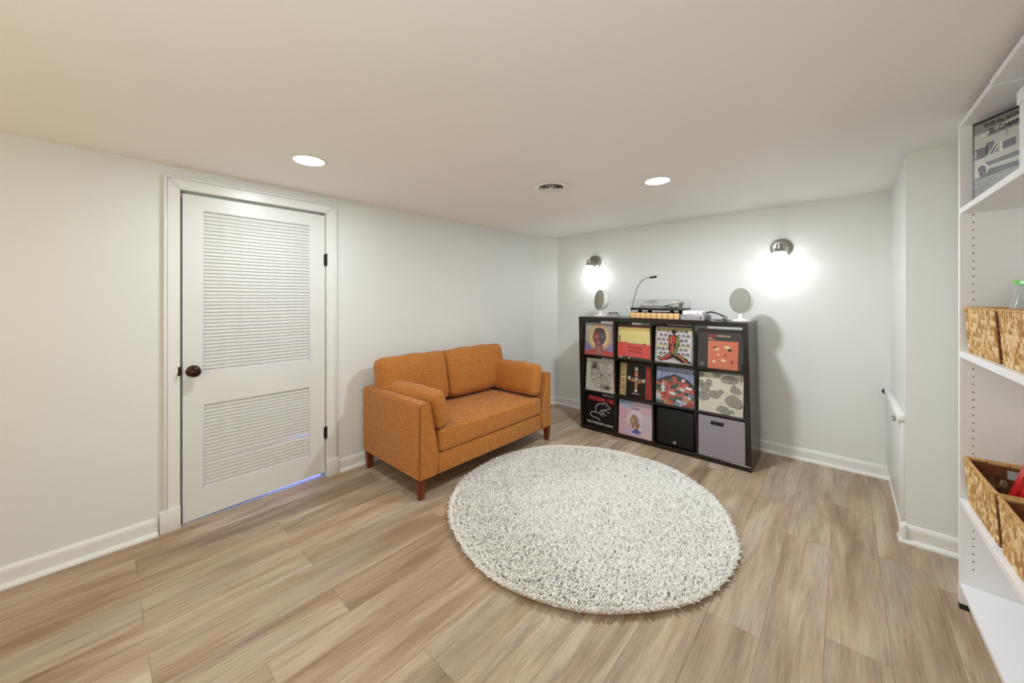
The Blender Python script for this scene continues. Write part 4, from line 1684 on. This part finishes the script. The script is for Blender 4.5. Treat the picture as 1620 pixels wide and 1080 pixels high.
# ---- woven baskets
def weave_panel(V, F_, C, rnd, o, ux, uz, n, w, h, cw=.020, ch=.017):
    """overlapping diamond straps on a rectangle: o origin, ux/uz unit vectors, n outward normal"""
    o, ux, uz, n = Vector(o), Vector(ux), Vector(uz), Vector(n)
    nc, nr = max(2, int(w / cw)), max(2, int(h / ch))
    cw, ch = w / nc, h / nr
    pal = [lin((226, 192, 138)), lin((204, 164, 108)), lin((182, 138, 84)), lin((238, 214, 168)), lin((160, 114, 66)), lin((212, 174, 120))]
    for r in range(nr * 2 - 1):
        for c in range(nc):
            up = (r % 2 == 0)
            cx = (c + (.5 if up else 1.0)) * cw
            cz = (r + 1) * ch / 2
            if cx > w - cw * .3:
                continue
            a, b = cw * (.36 if up else .50), ch * (.62 if up else .30)
            hgt = .0035 if up else .0018
            hgt += rnd.uniform(-.0006, .0008)
            pts = [(-a, 0), (-a * .5, -b), (a * .5, -b), (a, 0), (a * .5, b), (-a * .5, b)]
            base = len(V)
            for (p, q) in pts:
                x_, z_ = min(max(cx + p, 0), w), min(max(cz + q, 0), h)
                V.append(tuple(o + ux * x_ + uz * z_))
            for (p, q) in pts:
                x_, z_ = min(max(cx + p * .72, 0), w), min(max(cz + q * .78, 0), h)
                V.append(tuple(o + ux * x_ + uz * z_ + n * hgt))
            col = rnd.choice(pal[:4] if up else pal[1:])
            for i in range(6):
                j = (i + 1) % 6
                F_.append((base + i, base + j, base + 6 + j, base + 6 + i))
                C.append(col)
            F_.append(tuple(range(base + 6, base + 12)))
            C.append(col)


STRAP = mat('seagrass_core', (176, 132, 82), .7, .3, var=.25, vscale=40, bump=.5, bscale=150)
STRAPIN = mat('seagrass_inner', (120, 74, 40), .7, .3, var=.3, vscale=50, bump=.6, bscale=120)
RIM = mat('seagrass_rim', (196, 152, 98), .6, .3, var=.2, vscale=60, bump=.6, bscale=200)


def basket(parent_loc, w, d, h, label, flare=.012, dip=0.0, seed=1, rz=.022, group='woven baskets on the right-hand shelves'):
    """local: x 0..d depth, y 0..-w along the shelf, z up"""
    e = empty('woven_basket', label, 'basket', parent_loc, rz, group)
    T = .006
    rnd = random.Random(seed)
    bm = bmesh.new()
    cs = [(0, 0), (d, 0), (d, -w), (0, -w)]

    def ring(off, z, fl_):
        sx = [(-1, 1), (1, 1), (1, -1), (-1, -1)]
        return [(c[0] + s[0] * (fl_ - off), c[1] + s[1] * (fl_ - off), z) for c, s in zip(cs, sx)]
    # bottom
    bx(bm, T, d - T, -w + T, -T, 0, .005)
    # walls; the far end wall keeps a handle slot
    fo, fi = ring(0, 0, 0), ring(T, 0, 0)
    to, ti = ring(0, h, flare), ring(T, h, flare)
    for i in (1, 2, 3):
        j = (i + 1) % 4
        hexa(bm, [fo[i], fo[j], fi[j], fi[i], to[i], to[j], ti[j], ti[i]])
    # wall 0 (far end, y = 0) with slot: pieces below, above, beside
    def lerp(a, b, t): return tuple(a[k] + (b[k] - a[k]) * t for k in range(3))

    def P(lo, hi, s, t):
        return lerp(lerp(lo[0], lo[1], s), lerp(hi[0], hi[1], s), t)
    for (s0, s1, t0, t1) in ((0, 1, 0, .68), (0, .36, .68, .88), (.66, 1, .68, .88), (0, 1, .88, 1)):
        hexa(bm, [P(fo, to, s0, t0), P(fo, to, s1, t0), P(fi, ti, s1, t0), P(fi, ti, s0, t0),
                  P(fo, to, s0, t1), P(fo, to, s1, t1), P(fi, ti, s1, t1), P(fi, ti, s0, t1)])
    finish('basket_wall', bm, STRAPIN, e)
    V, F_, C = [], [], []
    nx = Vector((-1, 0, flare / h)).normalized()
    uz = Vector((-flare, 0, h)).normalized()
    weave_panel(V, F_, C, rnd, (0, 0, 0), (0, -1, 0), uz, (-1, 0, .05), w, h)
    uz2 = Vector((0, -flare, h)).normalized()
    weave_panel(V, F_, C, rnd, (0, -w, 0), (1, 0, 0), uz2, (0, -1, .05), d, h)
    stuff(colour_mesh('weave', V, F_, C, WEAVE, e))
    # inner weave on the far and back walls
    V, F_, C = [], [], []
    weave_panel(V, F_, C, rnd, (d - T, -T, 0.004), (0, -1, 0), (0, 0, 1), (-1, 0, 0), w - 2 * T, h * .98, .03, .026)
    weave_panel(V, F_, C, rnd, (T, -T, .004), (1, 0, 0), (0, 0, 1), (0, -1, 0), d - 2 * T, h * .64, .03, .026)
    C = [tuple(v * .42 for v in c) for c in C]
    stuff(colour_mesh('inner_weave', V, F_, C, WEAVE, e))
    bm = bmesh.new()
    R4 = [Vector(p) for p in ring(T / 2, h, flare)]
    for i in range(4):
        a_, b_ = R4[i], R4[(i + 1) % 4]
        n_ = max(4, int((b_ - a_).length / .055))
        for k in range(n_):
            p, q = a_.lerp(b_, k / n_), a_.lerp(b_, (k + .93) / n_)
            dz = Vector((0, 0, -dip * math.sin(PI * (k + .5) / n_)))
            cyl(bm, p + dz, q + dz, .0075, .0068, 8)
    tube(bm, R4 + [R4[0]], .0055, 8)
    stuff(finish('rim', bm, RIM, e, True, .7))
    return e


def on_unit(lx, ly, z):
    p = Matrix.Rotation(.022, 4, 'Z') @ Vector((lx, ly, 0))
    return (.362 + p.x, 2.44 + p.y, z)


basket(on_unit(.022, -.043, 1.0835), .365, .27, .180, 'woven seagrass basket on the upper basket shelf, by the end panel, holding a bucket', seed=2)
basket(on_unit(.022, -.450, 1.0835), .365, .27, .180, 'woven seagrass basket on the upper basket shelf, nearest the camera', seed=3)
basket(on_unit(.022, -.043, .4645), .365, .27, .180, 'woven seagrass basket on the lower shelf with a red plastic piece in it', seed=4, dip=.006)
basket(on_unit(.022, -.450, .4645), .365, .27, .180, 'woven seagrass basket on the lower shelf, nearest the camera', seed=5, dip=.006)

# translucent bucket with a green rim, leaning in the second basket
M = Matrix.Translation((0, 0, 0)) @ Matrix.Rotation(math.radians(15), 4, 'Y') @ Matrix.Rotation(math.radians(4), 4, 'X')
bk = empty('toy_bucket', 'frosted white bucket with green rim leaning in upper basket', 'bucket', on_unit(.076, -.32, 1.106))
bm = bmesh.new()
lathe(bm, [(0, 0), (.040, 0), (.070, .245), (.068, .245), (.038, .003), (0, .003)], M, 36)
finish('pail', bm, FROSTBAG, bk, True, .8)
bm = bmesh.new()
lathe(bm, [(.069, .238), (.077, .238), (.078, .244), (.076, .252), (.069, .253), (.068, .244)], M, 36, True)
finish('rim', bm, mat('lime_green_plastic', (104, 196, 90), .3, .5), bk, True, .8)
# red wedge-shaped plastic piece
rd_ = empty('plastic_scoop', 'red translucent plastic piece with grey handle standing in lower basket', 'toy', on_unit(.086, -.27, .4775))
bm = bmesh.new()
hexa(bm, [(-.05, -.07, 0), (.08, -.08, 0), (.08, .02, 0), (-.05, .02, 0), (.02, -.075, .290), (.085, -.085, .325), (.085, -.02, .325), (.02, -.02, .290)])
bmesh.ops.bevel(bm, geom=bm.edges[:], offset=.012, segments=3, affect='EDGES')
finish('body', bm, RED, rd_, True, .7)
bm = bmesh.new()
tube(bm, smooth_path([(.055, -.085, .26), (.05, -.102, .245), (.042, -.100, .19), (.04, -.084, .17)], 5), .007, 10)
finish('handle', bm, mat('grey_plastic', (96, 90, 94), .4, .4), rd_, True)

# framed-looking record sleeve propped in the corner of the top compartment
vn = empty('record_sleeve', 'black-edged record sleeve with grey van picture on the top shelf', 'record', (.387, 2.34, 1.6865), math.atan2(-.843, .557))
vn.rotation_euler = (math.radians(0), 0, math.atan2(-.843, .557))
bm = bmesh.new()
bx(bm, 0, S, -.004, .004, 0, S, .0008, 1)
finish('card_sleeve', bm, mat('dark_maroon_card', (58, 24, 26), .35, .4), vn)
a = Art(d=.0041)
a.rect(.022, .0, 1, .962, (190, 188, 174), 0)
a.poly([(.022, .0), (1, .0), (1, .36), (.022, .30)], (138, 138, 130), 1)
a.poly([(.022, .84), (1, .84), (1, .96), (.022, .96)], (140, 134, 124), 1)
a.poly([(.022, .80), (.5, .90), (1, .94), (1, .86), (.5, .85), (.022, .76)], (206, 202, 190), 2)
a.poly([(.17, .80), (.5, .86), (1, .86), (1, .78), (.5, .78), (.17, .77)], (134, 128, 118), 2)
a.rect(.022, .53, .17, .66, (84, 80, 76), 3)
a.rect(.03, .55, .045, .64, (206, 204, 196), 4)
a.rect(.15, .55, .24, .70, (96, 92, 86), 3)
VB, DKV, LT = (188, 184, 170), (50, 40, 42), (226, 222, 210)
a.poly([(.025, .36), (.025, .45), (.09, .49), (.165, .54), (.245, .645), (.29, .66), (.95, .68), (1, .5), (1, .37), (.19, .375), (.16, .33), (.06, .33)], VB, 5)
a.poly([(.185, .545), (.248, .63), (.285, .64), (.285, .55)], (92, 86, 82), 6)
a.poly([(.33, .555), (.33, .645), (.46, .655), (.46, .565)], (84, 78, 74), 6)
a.poly([(.49, .57), (.49, .655), (.92, .665), (.92, .575)], (84, 78, 74), 6)
a.poly([(.15, .46), (1, .525), (1, .455), (.175, .415)], (70, 60, 58), 6)
a.poly([(.17, .45), (.30, .46), (1, .49), (1, .475), (.30, .44), (.18, .43)], (110, 98, 92), 7)
a.line([(.03, .455), (.165, .535), (.25, .645)], .010, LT, 7)
a.line([(.24, .55), (.28, .62)], .012, LT, 7)
a.line([(.315, .54), (.315, .65)], .014, LT, 7)
a.ell(.107, .385, .062, .078, LT, 7, 26)
a.ell(.107, .375, .052, .068, DKV, 8, 26)
a.ell(.107, .375, .022, .030, (84, 74, 74), 9, 18)
a.ell(.72, .385, .062, .078, LT, 7, 26)
a.ell(.72, .375, .052, .068, DKV, 8, 26)
a.poly([(.05, .27), (.12, .285), (.42, .31), (1, .31), (1, .37), (.18, .375)], (64, 54, 54), 4)
a.line([(.03, .37), (.07, .375)], .012, LT, 9)
a.line([(.03, .33), (.07, .335), (.075, .36)], .012, LT, 9)
a.line([(.03, .15), (.12, .17), (.19, .20), (.24, .27)], .006, (96, 94, 88), 5)
a.line([(.10, .17), (.11, .10)], .006, (96, 94, 88), 5)
a.line([(.37, .70), (.37, .78), (.39, .78)], .006, (90, 84, 82), 5)
a.rect(.0, .962, 1, 1, (30, 20, 20), 10)
a.build(vn)
text('THE BLACK KEYS', vn, .13 * S, .885 * S, .56 * S, .055 * S, (58, 48, 46), 0, y=-.0075, bold=.03)
text('EL CAMINO', vn, .20 * S, .800 * S, .38 * S, .055 * S, (58, 48, 46), 0, y=-.0075, bold=.03)

# white box on the top shelf
wbx = empty('storage_box', 'white box on the top shelf in front of the van record sleeve', 'box', on_unit(.035, -.515, 1.6845), .022)
box('box_body', (0, .24, -.26, 0, 0, .225), MELAMINE, wbx, .003)
box('box_lid', (-.004, .244, -.264, .004, .2255, .268), MELAMINE, wbx, .003)
